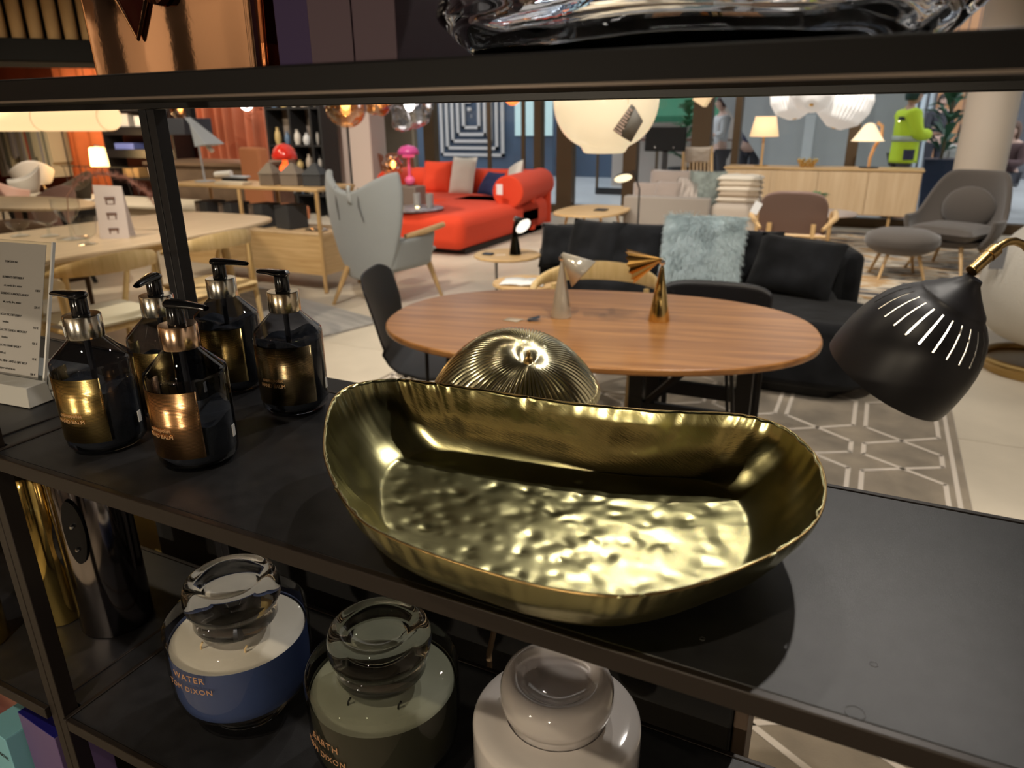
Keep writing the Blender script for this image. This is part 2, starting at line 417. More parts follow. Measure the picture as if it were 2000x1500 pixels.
# things standing right behind the shelving
cab = thing('black_cabinet', 'low black cabinet standing directly behind the lower candle shelf', 'cabinet', (-.33, .70, 0))
M().span((-.58, -.09, .0), (.275, .09, 1.02)).done('carcass', black_matt, cab, bevel=.003)
M().span((.276, -.085, .0), (.290, .0, 1.02)).done('side_panel', mat('brown_edge', (.16, .11, .08), .6), cab, bevel=.002)  # lit right side of the black cabinet, put into a brown colour
M().span((-.585, -.095, 1.02), (.292, .095, 1.035)).done('top_panel', black_matt, cab, bevel=.002)
M().tube([(.035, -.105, 1.0), (.02, -.108, .9), (.005, -.112, .82), (.003, -.112, .3), (.01, -.11, .01)], .0035, 8).done('cable', mat('tan_cable', (.42, .29, .18), .6), cab)
yb = thing('mustard_board', 'mustard yellow display board behind the brass tubes', 'board', (-1.22, .66, 0))
M().span((-.33, -.008, .03), (.27, .008, 1.04)).done('panel', mat('mustard_board', (.45, .33, .10), .7), yb, bevel=.002)
M().span((-.35, -.014, 0), (-.33, .014, 1.05)).done('upright', black_matt, yb); M().span((.27, -.014, 0), (.31, .014, 1.05)).done('upright', black_matt, yb)
M().span((-.34, -.05, 0), (.30, .05, .03)).done('foot', black_matt, yb, bevel=.003)

# ---------------------------------------------------------------- hammered brass bowl
RIM = [(632, 880, 1.182), (634, 835, 1.184), (642, 798, 1.186), (658, 770, 1.187), (690, 752, 1.187), (735, 743, 1.186), (780, 741, 1.184), (840, 747, 1.183), (900, 755, 1.182), (1000, 770, 1.181), (1100, 785, 1.180),
       (1200, 795, 1.180), (1300, 803, 1.180), (1400, 806, 1.180), (1460, 812, 1.180), (1530, 833, 1.180), (1590, 884, 1.180), (1613, 945, 1.179), (1600, 1010, 1.178), (1545, 1062, 1.177), (1450, 1110, 1.176),
       (1350, 1146, 1.175), (1240, 1164, 1.175), (1150, 1161, 1.175), (1050, 1145, 1.175), (950, 1117, 1.175), (850, 1085, 1.175), (755, 1047, 1.176), (695, 1008, 1.178), (658, 955, 1.180), (640, 915, 1.181)]
def catmull(P, n):
    out = []; N = len(P)
    for i in range(N):
        a, b_, c, d = P[i - 1], P[i], P[(i + 1) % N], P[(i + 2) % N]
        for k in range(n):
            t = k / n
            out.append(.5 * ((2 * b_) + (c - a) * t + (2 * a - 5 * b_ + 4 * c - d) * t * t + (3 * b_ - a - 3 * c + d) * t ** 3))
    return out
rim = catmull([fz(*p) for p in RIM], 12)
for _ in range(6):
    rim = [(rim[i - 1] + rim[i] * 2 + rim[(i + 1) % len(rim)]) / 4 for i in range(len(rim))]
NB = len(rim); bc = Vector((-.190, .405, 1.1255))
bowl = thing('brass_bowl', 'large oblong hammered brass bowl on the middle black shelf', 'bowl', bc)
rnd = random.Random(4)
dents = [(rnd.uniform(-.16, .16), rnd.uniform(-.10, .10), rnd.uniform(.0045, .0085), rnd.uniform(.4, 1.0) * rnd.choice((1, 1, -.6))) for _ in range(620)]
cell = {}
for d in dents: cell.setdefault((int(d[0] // .02), int(d[1] // .02)), []).append(d)
def dent(x, y):
    h = 0; cx, cy = int(x // .02), int(y // .02)
    for a in (-1, 0, 1):
        for b_ in (-1, 0, 1):
            for (dx, dy, r, k) in cell.get((cx + a, cy + b_), ()):
                q = ((x - dx) ** 2 + (y - dy) ** 2) / (r * r)
                if q < 4: h -= k * math.exp(-q * 1.6)
    return h * .00068
def bowl_pt(i, s):
    r = rim[i % NB] - bc; a = 2 * PI * i / NB
    fl = Vector((r.x * (.73 if r.x < 0 else .79), r.y * .74, 0))
    if r.y > 0: fl.y = r.y * .80
    if s < .62:
        k = s / .62; p = fl * k; z = .0006 + .0035 * k ** 6
        z += dent(p.x, p.y) * min(1, (1 - k) * 5 + .25)
    else:
        k = (s - .62) / .38
        base = fl; top = Vector((r.x, r.y, 0))
        bul = math.sin(k * PI * .5) ** 1.0
        p = base.lerp(top, .45 * k + .55 * bul); hz = r.z
        z = .0041 + (hz - .0041) * (k ** 1.25)
        wr = noise.noise(Vector((a * 9, k * 2, 1))) * .0011 * k + noise.noise(Vector((a * 22, k * 1.0, 5))) * .0022 * k * k + noise.noise(Vector((a * 3, k * 3, 9))) * .0026 * math.sin(PI * k)
        n = Vector((r.x, r.y, 0)).normalized(); p = p + n * wr; z += wr * .3
    return Vector((p.x, p.y, z))
bm_ = M(); NR = 84
rings = []
for j in range(1, NR + 1):
    s_ = j / NR; rings.append([bm_._v(bowl_pt(i, s_)) for i in range(NB)])
c0 = bm_._v((0, 0, .0006))
for i in range(NB): bm_.b.faces.new((c0, rings[0][i], rings[0][(i + 1) % NB]))
for A, B in zip(rings, rings[1:]):
    for i in range(NB): bm_.b.faces.new((A[i], B[i], B[(i + 1) % NB], A[(i + 1) % NB]))
ham = bpy.data.materials.new('hammered_brass'); ham.use_nodes = True; nt = ham.node_tree; b = nt.nodes['Principled BSDF']
b.inputs['Metallic'].default_value = 1; b.inputs['Base Color'].default_value = (.74, .60, .22, 1); b.inputs['Roughness'].default_value = .25
tc = nt.nodes.new('ShaderNodeTexCoord'); n1 = nt.nodes.new('ShaderNodeTexNoise'); n1.inputs['Scale'].default_value = 14; n1.inputs['Detail'].default_value = 5
nt.links.new(tc.outputs['Object'], n1.inputs['Vector'])
cr = nt.nodes.new('ShaderNodeValToRGB'); cr.color_ramp.elements[0].color = (.50, .46, .21, 1); cr.color_ramp.elements[1].color = (.64, .61, .33, 1)
nt.links.new(n1.outputs['Fac'], cr.inputs[0]); nt.links.new(cr.outputs[0], b.inputs['Base Color'])
mr = nt.nodes.new('ShaderNodeMapRange'); mr.inputs['To Min'].default_value = .19; mr.inputs['To Max'].default_value = .28
nt.links.new(n1.outputs['Fac'], mr.inputs[0]); nt.links.new(mr.outputs[0], b.inputs['Roughness'])
mp = nt.nodes.new('ShaderNodeMapping'); mp.inputs['Rotation'].default_value = (0, 0, .5); mp.inputs['Scale'].default_value = (60, 700, 60)
nt.links.new(tc.outputs['Object'], mp.inputs[0]); n2 = nt.nodes.new('ShaderNodeTexNoise'); n2.inputs['Scale'].default_value = 2.4; n2.inputs['Detail'].default_value = 6
nt.links.new(mp.outputs[0], n2.inputs['Vector']); n3 = nt.nodes.new('ShaderNodeTexNoise'); n3.inputs['Scale'].default_value = 70
nt.links.new(tc.outputs['Object'], n3.inputs['Vector'])
ad = nt.nodes.new('ShaderNodeMath'); ad.operation = 'ADD'; nt.links.new(n2.outputs['Fac'], ad.inputs[0]); nt.links.new(n3.outputs['Fac'], ad.inputs[1])
bp = nt.nodes.new('ShaderNodeBump'); bp.inputs['Strength'].default_value = .055; bp.inputs['Distance'].default_value = .003
nt.links.new(ad.outputs[0], bp.inputs['Height']); nt.links.new(bp.outputs[0], b.inputs['Normal'])
bm_.done('hammered_body', ham, bowl, smooth=180, solid=.0014, off=-1)
M().tube([Vector(p) - bc for p in rim[::2]], .0007, 6, closed=True).done('rolled_rim', aged_brass, bowl, smooth=180)

# ---------------------------------------------------------------- pump bottles
bottle_glass = thin_glass('smoked_bottle_glass', (.36, .37, .40), .03)
balm = mat('grey_balm', (.13, .145, .17), .45, bump=.3, bscale=60)
tube_clear = mat('dip_tube', (.12, .12, .13), .3)
def ridged(name, c):
    m = mat(name, c, .22, 1); nt = m.node_tree; b = nt.nodes['Principled BSDF']
    tc = nt.nodes.new('ShaderNodeTexCoord'); wv = nt.nodes.new('ShaderNodeTexWave'); wv.bands_direction = 'Z'; wv.inputs['Scale'].default_value = 260
    nt.links.new(tc.outputs['Object'], wv.inputs['Vector']); bp = nt.nodes.new('ShaderNodeBump'); bp.inputs['Strength'].default_value = .22; bp.inputs['Distance'].default_value = .0004
    nt.links.new(wv.outputs['Fac'], bp.inputs['Height']); nt.links.new(bp.outputs[0], b.inputs['Normal']); return m
lab_gold = ridged('gold_foil', (.72, .52, .20)); lab_copper = ridged('copper_foil', (.74, .42, .20)); lab_silver = ridged('silver_gold_foil', (.45, .34, .18))
silver = mat('silver_collar', (.90, .87, .78), .17, 1); pink_gold = mat('rose_gold_collar', (.92, .64, .44), .17, 1)
RB = .0352
def pump_bottle(label, x, y, nozzle, lab_m, col_m, fill, lab_a0, text=None, tester=False, text_a=-60):
    t = thing('pump_bottle', label, 'bottle', (x, y, 1.1207), 0, 'smoked glass pump bottles at the left of the shelf')
    t.scale = (.95, .95, .95)
    prof = [(0, .001), (.026, .0), (.031, .0015), (.0345, .006), (RB, .012), (RB, .084), (.0345, .0875), (.0325, .0895), (.0155, .1065), (.0145, .109), (.0145, .112)]
    M().lathe(prof, 56).done('glass_body', bottle_glass, t, smooth=60)
    def top(a): return fill + .004 * math.sin(a * 2 + x * 40) + .003 * math.sin(a * 5)
    m = M(); n = 40; rr = RB - .0022
    m.lathe([(0, .0035), (.027, .0035), (rr, .010), (rr, fill * .5)], n)
    m.grid(lambda u, v: ((rr * math.cos(2 * PI * u), rr * math.sin(2 * PI * u), fill * .5 + (top(2 * PI * u) - fill * .5) * v)), n, 6, cu=True)
    m.grid(lambda u, v: ((rr * (1 - v) * math.cos(2 * PI * u), rr * (1 - v) * math.sin(2 * PI * u), top(2 * PI * u) * (1 - v) + (fill - .006) * v)), n, 5, cu=True)
    m.done('balm', balm, t, weld=True, smooth=60)
    M().tube([(0, 0, fill - .01), (0, 0, .112)], .0028, 10).done('dip_tube', tube_clear, t)
    M().lathe([(RB + .0005, .014), (RB + .0005, .076)], 40, lab_a0, lab_a0 + R(146)).done('foil_label', lab_m, t, smooth=180, solid=.0004)
    M().lathe([(.0145, .1075), (.0160, .1075), (.0163, .109), (.0163, .1275), (.0157, .1285), (.006, .1288), (.0, .1288)], 40).done('collar', col_m, t, smooth=40)
    h = M(); h.lathe([(0, .128), (.0085, .128), (.0075, .1295), (.0075, .144), (.0, .144)], 28)
    m2 = rmat('Z', nozzle)
    def noz(u, v):
        s = u * .045 - .0095; w_ = .0092 * (1 - .62 * max(0, u - .2) / .8) * math.sqrt(max(0, 1 - ((max(0, .22 - u)) / .22) ** 2) + .001)
        a = 2 * PI * v; zc = .1465 - .0016 * u ** 3
        th = .0040 * (1 - .38 * u) * (min(1, (u + .01) * 14)) * (1 if u < .99 else .8)
        return m2 @ Vector((s, w_ * math.cos(a), zc + th * math.sin(a)))
    h.grid(noz, 18, 16, cv=True)
    h.done('pump_head', black_gloss, t, smooth=60)
    M().span((RB - .0002, -.0025, .022), (RB + .0006, .0025, .033)).done('sticker', white_matt, t).rotation_euler = (0, 0, R(24))
    if text:
        for i, (s_, sz) in enumerate(text):
            lettering(s_, sz, mat('copper_print', (.75, .48, .25), .4, .6), t, T(0, 0, .040 - i * .0062), RB + .0011, R(text_a) + (0 if i else -.05), extrude=.00015, align_x='RIGHT')
    if tester:
        M().lathe([(.0167, .1105), (.0167, .1195)], 16, R(195), R(258)).done('tester_sticker', white_matt, t, smooth=180, solid=.0002)
        lettering('TESTER', .0046, print_ink, t, T(0, 0, .1133), .0170, R(198), extrude=.0001)
    return t
pump_bottle('smoked pump bottle with gold label and TESTER sticker on its collar', -.609, .381, R(180), lab_gold, silver, .062, R(186), [('cosmopolist', .0050), ('HAND BALM', .0052)], True, -58)
pump_bottle('smoked pump bottle behind the tester bottle, nozzle pointing forward', -.614, .461, R(-62), lab_gold, silver, .060, R(186))
pump_bottle('frontmost smoked pump bottle with a rose gold collar and copper label', -.505, .394, R(5), lab_copper, pink_gold, .046, R(184), [('cosmopolist', .0050), ('HAND BALM', .0052)], False, -69)
pump_bottle('rearmost smoked pump bottle, pale gold collar, nozzle pointing right', -.618, .545, R(15), lab_gold, silver, .080, R(195))
pump_bottle('smoked pump bottle nearest the brass bowl, nozzle pointing left', -.511, .524, R(172), lab_silver, mat('pale_gold_collar', (.88, .75, .54), .17, 1), .078, R(205), [('cosmopolist', .0050), ('HAND BALM', .0052)])

# ---------------------------------------------------------------- price sign
ps = thing('price_sign', 'grey price list in a clear acrylic holder on a pale block', 'sign', (-.759, .399, 1.1207), R(5))
block = mat('pale_block', (.50, .49, .46), .6)
def slope_block(m, x0, x1, y0, y1, h):
    i = .004; m.poly([(x0, y0, 0), (x1, y0, 0), (x1, y1, 0), (x0, y1, 0), (x0, y0 + i, h), (x1 - i, y0 + i, h), (x1 - i, y1 - i * .2, h), (x0, y1 - i * .2, h)],
        [(3, 2, 1, 0), (4, 5, 6, 7), (0, 1, 5, 4), (1, 2, 6, 5), (2, 3, 7, 6), (3, 0, 4, 7)])
m = M(); slope_block(m, -.15, 0, 0, .028, .021); slope_block(m, -.15, .0, .034, .085, .021); m.span((-.15, .028, 0), (-.001, .034, .008)); m.done('base_block', block, ps, bevel=.0010)
LS = T(-.0285, .0295, .009) @ rmat('X', R(-18))
M(LS).span((-.125, 0, 0), (.012, .0028, .158)).done('acrylic_sheet', clear_glass, ps, bevel=.0004)
M(LS).span((.0112, -.0002, 0), (.0136, .0030, .1585)).done('acrylic_edge', mat('acrylic_edge', (.75, .74, .72), .2), ps)
sheet = M(LS).span((-.125, -.0006, .010), (.004, -.0001, .155)).done('price_sheet', paper, ps)
fm = LS @ T(0, -.0008, 0) @ rmat('X', PI / 2)
for s_, zz, xx in (('TOM DIXON', .133, -.020), ('ELEMENTS DIFFUSER P', .116, -.0085), ('air, earth, fire, water', .107, -.0105), ('ELEMENTS CANDLE LARGE P', .098, .0005), ('air, earth, fire, water', .089, -.0105),
         ('ECLECTIC DIFFUSER P', .075, -.0085), ('london', .067, -.028), ('ECLECTIC CANDLE MEDIUM P', .058, .0015), ('london', .050, -.028), ('ECLECTIC HAND BALM P', .041, -.0065), ('300 ml', .0325, -.030),
         ('ECLECTIC MINI CANDLE GIFT SET P', .024, .0045), ('copper-nickel-brass', .016, -.013)):
    lettering(s_, .0034, print_ink, sheet, fm @ T(xx - .018, zz, 0), extrude=.0001, align_x='RIGHT', bold=s_.isupper())
for s_, zz in (('138 €', .104), ('276 €', .086), ('163 €', .064), ('126 €', .047), ('75 €', .030), ('106 €', .0135)):
    lettering(s_, .0034, print_ink, sheet, fm @ T(.0005, zz, 0), extrude=.0001, align_x='RIGHT', bold=True)
lettering('O1', .013, mat('etched', (.38, .37, .35), .6), ps, T(-.060, .0012, .005) @ rmat('X', PI / 2 - .18), extrude=.0002)

# ---------------------------------------------------------------- jar candles on the lower shelf
def jar_candle(label, x, y, glassm, lidm, wax, side, wick_m, words, opal=False, fill=.075, ink=None, text_a=-60):
    t = thing('jar_candle', label, 'candle', (x, y, .8127), 0, 'footed glass jar candles on the lower shelf')
    RJ = .0705
    prof = [(.0, .0245), (.046, .0245), (.060, .0275), (.0665, .034), (.0692, .044), (.0702, .060), (RJ, .080), (RJ, .112), (.0698, .1155), (.0672, .1185), (.060, .1205), (.050, .1215), (.0425, .1218)]
    jar = M().lathe(prof, 72).done('jar', glassm, t, smooth=60)
    M().lathe([(0, .0242), (.030, .0238), (.033, .019), (.0385, .012), (.041, .005), (.040, .001), (.030, .0008), (.026, .003), (0, .004)], 56).done('foot', lidm, t, smooth=60)
    if not opal:
        rr = RJ - .003; ft = .021 + fill
        wx = M().lathe([(rr - .0006, ft - .004), (rr - .004, ft - .001), (0, ft)], 64).done('wax_top', wax, t, smooth=50)
        M().lathe([(0, .0265), (.045, .0265), (.0585, .0295), (.0645, .0355), (.0668, .045), (rr - .0003, .060), (rr, .075), (rr, ft)], 64).done('wax_side', side, t, smooth=50)
        for a in (R(255), R(325), R(80)):
            q = Vector((.040 * math.cos(a), .040 * math.sin(a), ft))
            M().tube([q, q + Vector((.0005, 0, .004)), q + Vector((.0028, .001, .0085))], [.0010, .0009, .0011], 6).done('wick', wick_m, wx)
    M().lathe([(0, .106), (.030, .1065), (.0385, .109), (.0412, .1135), (.0412, .126), (.0425, .1305), (.0462, .134), (.0472, .140), (.0466, .150), (.0440, .157), (.0390, .1605), (.034, .1600), (.028, .1545), (.024, .151), (.012, .149), (0, .1488)], 64).done('lid', lidm, t, smooth=60)
    for i, (s_, sz, zz) in enumerate(words):
        lettering(s_, sz, ink, jar, T(0, 0, zz), RJ + .0007, R(text_a) + .09 * i, extrude=.0002, space=1.15, align_x='RIGHT')
    return t
ink = mat('copper_ink', (.72, .40, .22), .4, .5)
jar_clear = thin_glass('jar_glass', (.95, .96, .97), .02); jar_smoke = thin_glass('jar_smoke_glass', (.66, .66, .61), .02)
lid_clear = mat('lid_glass', (1, 1, 1), .0, trans=1., ior=1.33); smoke_solid = mat('smoked_solid_glass', (.72, .71, .66), .0, trans=1., ior=1.36)
jar_candle('blue jar candle reading WATER with clear glass lid, nearest the metal tubes', -.526, .419, jar_clear, lid_clear,
           mat('cream_wax', (.74, .68, .57), .45, var=.08, vscale=15), mat('blue_wax', (.045, .070, .175), .40), mat('pale_wick', (.75, .55, .3), .7), [('WATER', .0100, .089), ('TOM DIXON', .0084, .076)], ink=ink, text_a=-70)
jar_candle('smoke grey jar candle reading EARTH with burnt black wicks, between two others', -.348, .424, jar_smoke, smoke_solid,
           mat('green_grey_wax', (.50, .52, .44), .45, var=.12, vscale=15), mat('dark_olive_wax', (.06, .06, .048), .42), black_matt, [('EARTH', .0100, .075), ('TOM DIXON', .0084, .061)], ink=ink, text_a=-88)
opal_j = mat('opal_glass', (.72, .67, .64), .10, trans=.15, coat=.8)
jar_candle('white opal glass jar candle, rightmost of three on the lower shelf', -.178, .436, opal_j, mat('opal_lid_glass', (.86, .80, .76), .05, trans=.5, coat=.6), None, None, None, [], opal=True)

# ---------------------------------------------------------------- metal scent tubes on the lower shelf
def metal_tube(label, x, y, r, h, m, face=R(-60), slot=True):
    t = thing('metal_diffuser', label, 'diffuser', (x, y, .8127), face, 'polished metal scent tubes')
    b_ = M().lathe([(0, .001), (r - .001, .0), (r, .002), (r, h - .012), (r * .86, h - .003), (r * .55, h), (r * .5, h - .002), (r * .5, h - .03)], 56).done('tube', m, t, smooth=40)
    if slot:
        rs = Matrix.Rotation(PI / 2, 4, 'Y')
        o = M(); ov = [(.042 * math.cos(a) + .0, .0125 * math.sin(a)) for a in [2 * PI * k / 28 for k in range(28)]]
        zc = h * .53
        pts1 = [(r + .0003 - (v * v) / (2 * r) * 1.0, v, zc + u) for u, v in ov]; pts2 = [(r + .005 - (v * v) / (2 * r), v * .92, zc + u * .97) for u, v in ov]
        o.poly(pts1 + pts2 + [(r + .003, 0, zc)], [(k, (k + 1) % 28, 28 + (k + 1) % 28, 28 + k) for k in range(28)] + [(28 + k, 28 + (k + 1) % 28, 56) for k in range(28)])
        o.done('oval_inset', black_gloss, t, smooth=50)
        for dz in (.008, -.022): M().ball((r + .0052, 0, zc + dz), .0028, 12, 8).done('stud', chrome, t)
    return t
dark_chrome = mat('dark_chrome', (.42, .38, .38), .12, 1)
metal_tube('dark chrome tube with black oval inset, right of the post', -.783, .451, .041, .285, dark_chrome)
metal_tube('polished brass tube between the post and the chrome tube', -.853, .425, .0270, .205, brass_tube, R(20))
metal_tube('polished brass tube at the left edge of the lower shelf', -.890, .352, .0255, .20, brass_tube, R(-70))

# ---------------------------------------------------------------- cartons on the bottom shelf
def carton(name, label, loc, d, m1, top=None, rz=0, word=None, cat='box'):
    t = thing(name, label, cat, loc, rz)
    M().span((-d[0] / 2, -d[1] / 2, 0), (d[0] / 2, d[1] / 2, d[2] - .001)).done('carton_body', m1, t, bevel=.001)
    M().span((-d[0] / 2, -d[1] / 2, d[2] - .001), (d[0] / 2, d[1] / 2, d[2])).done('carton_top', top or m1, t, bevel=.0004)
    if word: lettering(word[0], word[1], print_ink, t, T(*word[2]) @ rmat('X', PI / 2), extrude=.0002)
    return t
p = fz(95, 1420, .745)
carton('tall_carton', 'tall carton, violet front and deep blue top, left of the post foot', (-.790, .362, .5010), (.078, .056, .240), mat('violet_card', (.13, .085, .20), .5), mat('deep_blue_card', (.01, .01, .16), .4), R(-4))
carton('small_carton', 'small pale turquoise carton below the violet one', (-.858, .345, .5010), (.048, .05, .212), mat('turquoise_card', (.20, .47, .55), .5), None, R(-4), ('ECLECTIC', .007, (-.014, -.0255, .175)))
carton('blue_carton', 'deep blue carton under the candle shelf, right of the post', (-.560, .45, .5007), (.22, .10, .27), mat('royal_blue_card', (.008, .008, .12), .5))
pk = thing('display_card', 'peach and pink shaded display card at the bottom left corner', 'card', (-1.02, .43, .5007), R(-3))
m_ = mat('pink_card', (.75, .36, .33), .6); nt = m_.node_tree; g = nt.nodes.new('ShaderNodeTexCoord'); sx = nt.nodes.new('ShaderNodeSeparateXYZ'); r_ = nt.nodes.new('ShaderNodeValToRGB')
nt.links.new(g.outputs['Generated'], sx.inputs[0]); nt.links.new(sx.outputs['Z'], r_.inputs[0]); nt.links.new(r_.outputs[0], nt.nodes['Principled BSDF'].inputs['Base Color'])
r_.color_ramp.elements[0].color = (.62, .22, .26, 1); r_.color_ramp.elements[1].color = (.80, .50, .16, 1)
M().span((-.14, -.004, 0), (.14, .004, .285)).done('card', m_, pk); M().span((-.05, .004, 0), (.05, .05, .01)).done('stand', white_matt, pk)

# ---------------------------------------------------------------- things on the top shelf
TS = 1.4262
cv = thing('copper_vessel', 'polished copper box vessel with a V-shaped opening and round knob', 'vessel', (-.513, .470, TS), R(4))
def rrect(w_, d, r, n=6):
    o = []
    for cx, cy, a in ((w_ / 2 - r, d / 2 - r, 0), (-w_ / 2 + r, d / 2 - r, PI / 2), (-w_ / 2 + r, -d / 2 + r, PI), (w_ / 2 - r, -d / 2 + r, 1.5 * PI)):
        o += arc(cx, cy, r, a, a + PI / 2, n)
    return o
m = M(); o0 = rrect(.168, .075, .006); n = len(o0)
lv = [(1.0, 0), (1.004, .004), (1.02, .06), (1.05, .14), (1.04, .148)]
rg = [[m._v((x * k, y * k, z)) for x, y in o0] for k, z in lv]
for A, B in zip(rg, rg[1:]):
    for i in range(n): m.b.faces.new((A[i], A[(i + 1) % n], B[(i + 1) % n], B[i]))
m.b.faces.new(rg[-1]); m.b.faces.new(rg[0][::-1]); m.done('body', copper, cv, smooth=60)
yf = -.0395
V = [(-.036, .132), (-.020, .030), (.004, .132)]
M().poly([(-.054, yf - .0006, .090), (-.0245, yf - .0002, .036), (.006, yf - .0006, .090), (-.0245, yf - .0010, .14)], [(0, 1, 2, 3)]).done('dark_opening', mat('dark_maroon', (.035, .006, .004), .3), cv, solid=.0012)
M().tube([(-.0555, yf - .0018, .092), (-.0245, yf - .0014, .0345), (.0075, yf - .0018, .091)], .0018, 10).done('opening_frame', copper, cv)
M().lathe([(0, .012), (.004, .011), (.0055, .008), (.0100, .007), (.0105, .0), (0, 0)], 28, m=T(.005, yf - .001, .066) @ rmat('X', PI / 2)).done('knob', mat('dark_copper', (.30, .13, .08), .12, 1), cv)
cc = thing('copper_canister', 'smaller pale copper canister behind the copper vessel', 'canister', (-.4085, .482, TS), R(3))
M().prism(rrect(.026, .05, .005), 0, .14).done('body', copper, cc, smooth=40)
M().prism(rrect(.0268, .0508, .0052), 0, .028).done('base_sleeve', mat('dull_copper', (.70, .40, .22), .16, 1), cc)
pc = thing('plum_carton', 'tall dark plum carton with a folded front beside the copper vessel', 'box', (-.309, .455, TS), R(-2))
plum = mat('plum_card', (.055, .032, .045), .6); indigo = mat('indigo_card', (.022, .010, .050), .6)
M().span((-.034, -.05, 0), (.034, .05, .19)).done('carton_body', plum, pc, bevel=.0008)
M().span((-.034, -.0515, 0), (.001, -.0503, .19)).done('front_flap', plum, pc, bevel=.0004)
pc2 = carton('indigo_carton', 'narrow dark indigo carton between copper vessel and plum carton', (-.364, .462, TS), (.036, .09, .19), indigo, None, R(-5))
dish = thing('glass_dish', 'wide thick clear glass bowl with wavy sides on the top shelf', 'bowl', (-.112, .455, TS + .0008))
def dishr(z, a): return .128 + .020 * math.sin(min(1, z / .05) * PI / 2) + .004 * math.sin(a * 7 + z * 60) + .0025 * math.sin(z * 240 + 1.2)
m = M(); nseg = 120
def dprof(k, a):
    # k 0..1 outer bottom to top, 1..2 inner top to bottom
    if k <= 1:
        if k < .15: return (.112 * (k / .15), 0.0)
        q = (k - .15) / .85; z = q * .085
        return (dishr(z, a) - .016 * (1 - min(1, q * 6)), z + .0)
    q = (k - 1); z = .085 * (1 - q) + .014 * q
    if q > .85: return (dishr(z, a) * .84 * (1 - (q - .85) / .15), .016)
    return (dishr(z, a) * (1 - .10 - .06 * q), z + .001)
m.grid(lambda u, v: ((lambda rz_: (rz_[0] * math.cos(2 * PI * u), rz_[0] * .80 * math.sin(2 * PI * u), rz_[1]))(dprof(2 * v, 2 * PI * u))), nseg, 60, cu=True)
m.done('cut_glass', solid_glass, dish, weld=True, smooth=60)
# ---------------------------------------------------------------- ribbed brass dome lamp behind the bowl
rl = thing('dome_lamp', 'reeded brass dome lamp just behind the hammered bowl', 'lamp', (-.468, .955, 0))
zt = .995; RD = .1320
def domept(u, v, off=0.):
    a = 2 * PI * u; fx, fy_ = .047, -.052
    x = fx + (RD * math.cos(a) - fx) * v; y = fy_ + (RD * math.sin(a) - fy_) * v
    q = (x * x + y * y) / RD ** 2
    z = .096 * max(0, 1 - q) ** .85 + .0050 * math.cos(72 * a) * min(1, v * 1.5) - .004 * math.exp(-(v / .05) ** 2)
    return (x, y, zt + z + off)
M().grid(lambda u, v: domept(u, v), 504, 26, cu=True).done('ribbed_shade', mat('reeded_brass', (.86, .80, .52), .17, 1), rl, smooth=180, solid=.002)
fz0 = domept(0, 0)
M(T(*fz0)).lathe([(0, .020), (.0025, .018), (.0035, .014), (.0025, .011), (.006, .008), (.0055, .003), (.008, .000), (.006, -.006), (0, -.006)], 16).done('finial', aged_brass, rl)
M().tube([(0, 0, .012), (0, 0, zt + .085)], .008, 12).done('pole', aged_brass, rl)
M().lathe([(0, .018), (.10, .016), (.105, .010), (.105, 0), (0, 0)], 40).done('base', aged_brass, rl)
# ---------------------------------------------------------------- black slotted lamp on the right
dcap = Vector(((1903 - 1000), (750 - 543), -FPX)) * (1.10 / FPX); capw = CAM_POS + CAM_ROT @ dcap
axd = (CAM_ROT @ Vector((-.45 * .83, -.89 * .83, -.56))).normalized()
bl = thing('floor_lamp', 'matt black lamp shade with lit slots on a bent brass arm', 'lamp', (capw.x + .19, capw.y + .06, 0))
o = Vector(bl.location); A = T(*(capw - o)) @ align(axd)
pr = [(.0135, 0), (.016, .008), (.028, .022), (.044, .038), (.0530, .046), (.0555, .050), (.0565, .054), (.066, .062), (.078, .076), (.0885, .094), (.0970, .116), (.103, .14), (.1065, .165), (.108, .19), (.1085, .215), (.107, .232)]
def lampshade(name, prof, material, slots=True, ns=26):
    m = M(A); NS = ns * 8; rg = []
    for r, z in prof: rg.append([m._v((r * math.cos(2 * PI * k / NS), r * math.sin(2 * PI * k / NS), z)) for k in range(NS)])
    for j in range(len(prof) - 1):
        for k in range(NS):
            if slots and .052 < prof[j][1] < .099 and k % 8 == 0: continue
            m.b.faces.new((rg[j][k], rg[j][(k + 1) % NS], rg[j + 1][(k + 1) % NS], rg[j + 1][k]))
    return m.done(name, material, bl, smooth=60)
pr = [(r_ * .985, z * .88) for r_, z in pr]
lampshade('shade', pr, black_satin)
lampshade('inner_shade', [(r - .0018, z) for r, z in pr[7:]], white_gloss)
M(A).lathe([(0, -.002), (.0135, 0), (.014, .004), (0, .004)], 24).done('cap', black_satin, bl)
M(A).ball((0, 0, .100), (.028, .028, .034), 20, 14).done('light_bulb', mat('lamp_bulb', (1, .9, .75), emit=14, emitcol=(1, .88, .70)), bl)
pc_ = A @ Vector((0, 0, .12)); bulb(*(o + pc_), 2.2, .03)
def rp(px, py, d): return CAM_POS + CAM_ROT @ (Vector((px - 1000, 750 - py, -FPX)) * (d / FPX)) - o
M().tube([rp(1897, 530, 1.10), rp(1935, 495, 1.105)], .0092, 16).done('brass_joint', aged_brass, bl, bevel=.001)
M().tube([rp(1930, 500, 1.104), rp(1945, 487, 1.107)], .0105, 16).done('joint_collar', aged_brass, bl)
arm = [rp(1940, 491, 1.106), rp(1952, 481, 1.11), rp(1966, 473, 1.112), rp(1982, 471, 1.115), rp(2000, 478, 1.12), rp(2020, 500, 1.125), rp(2040, 540, 1.13)]
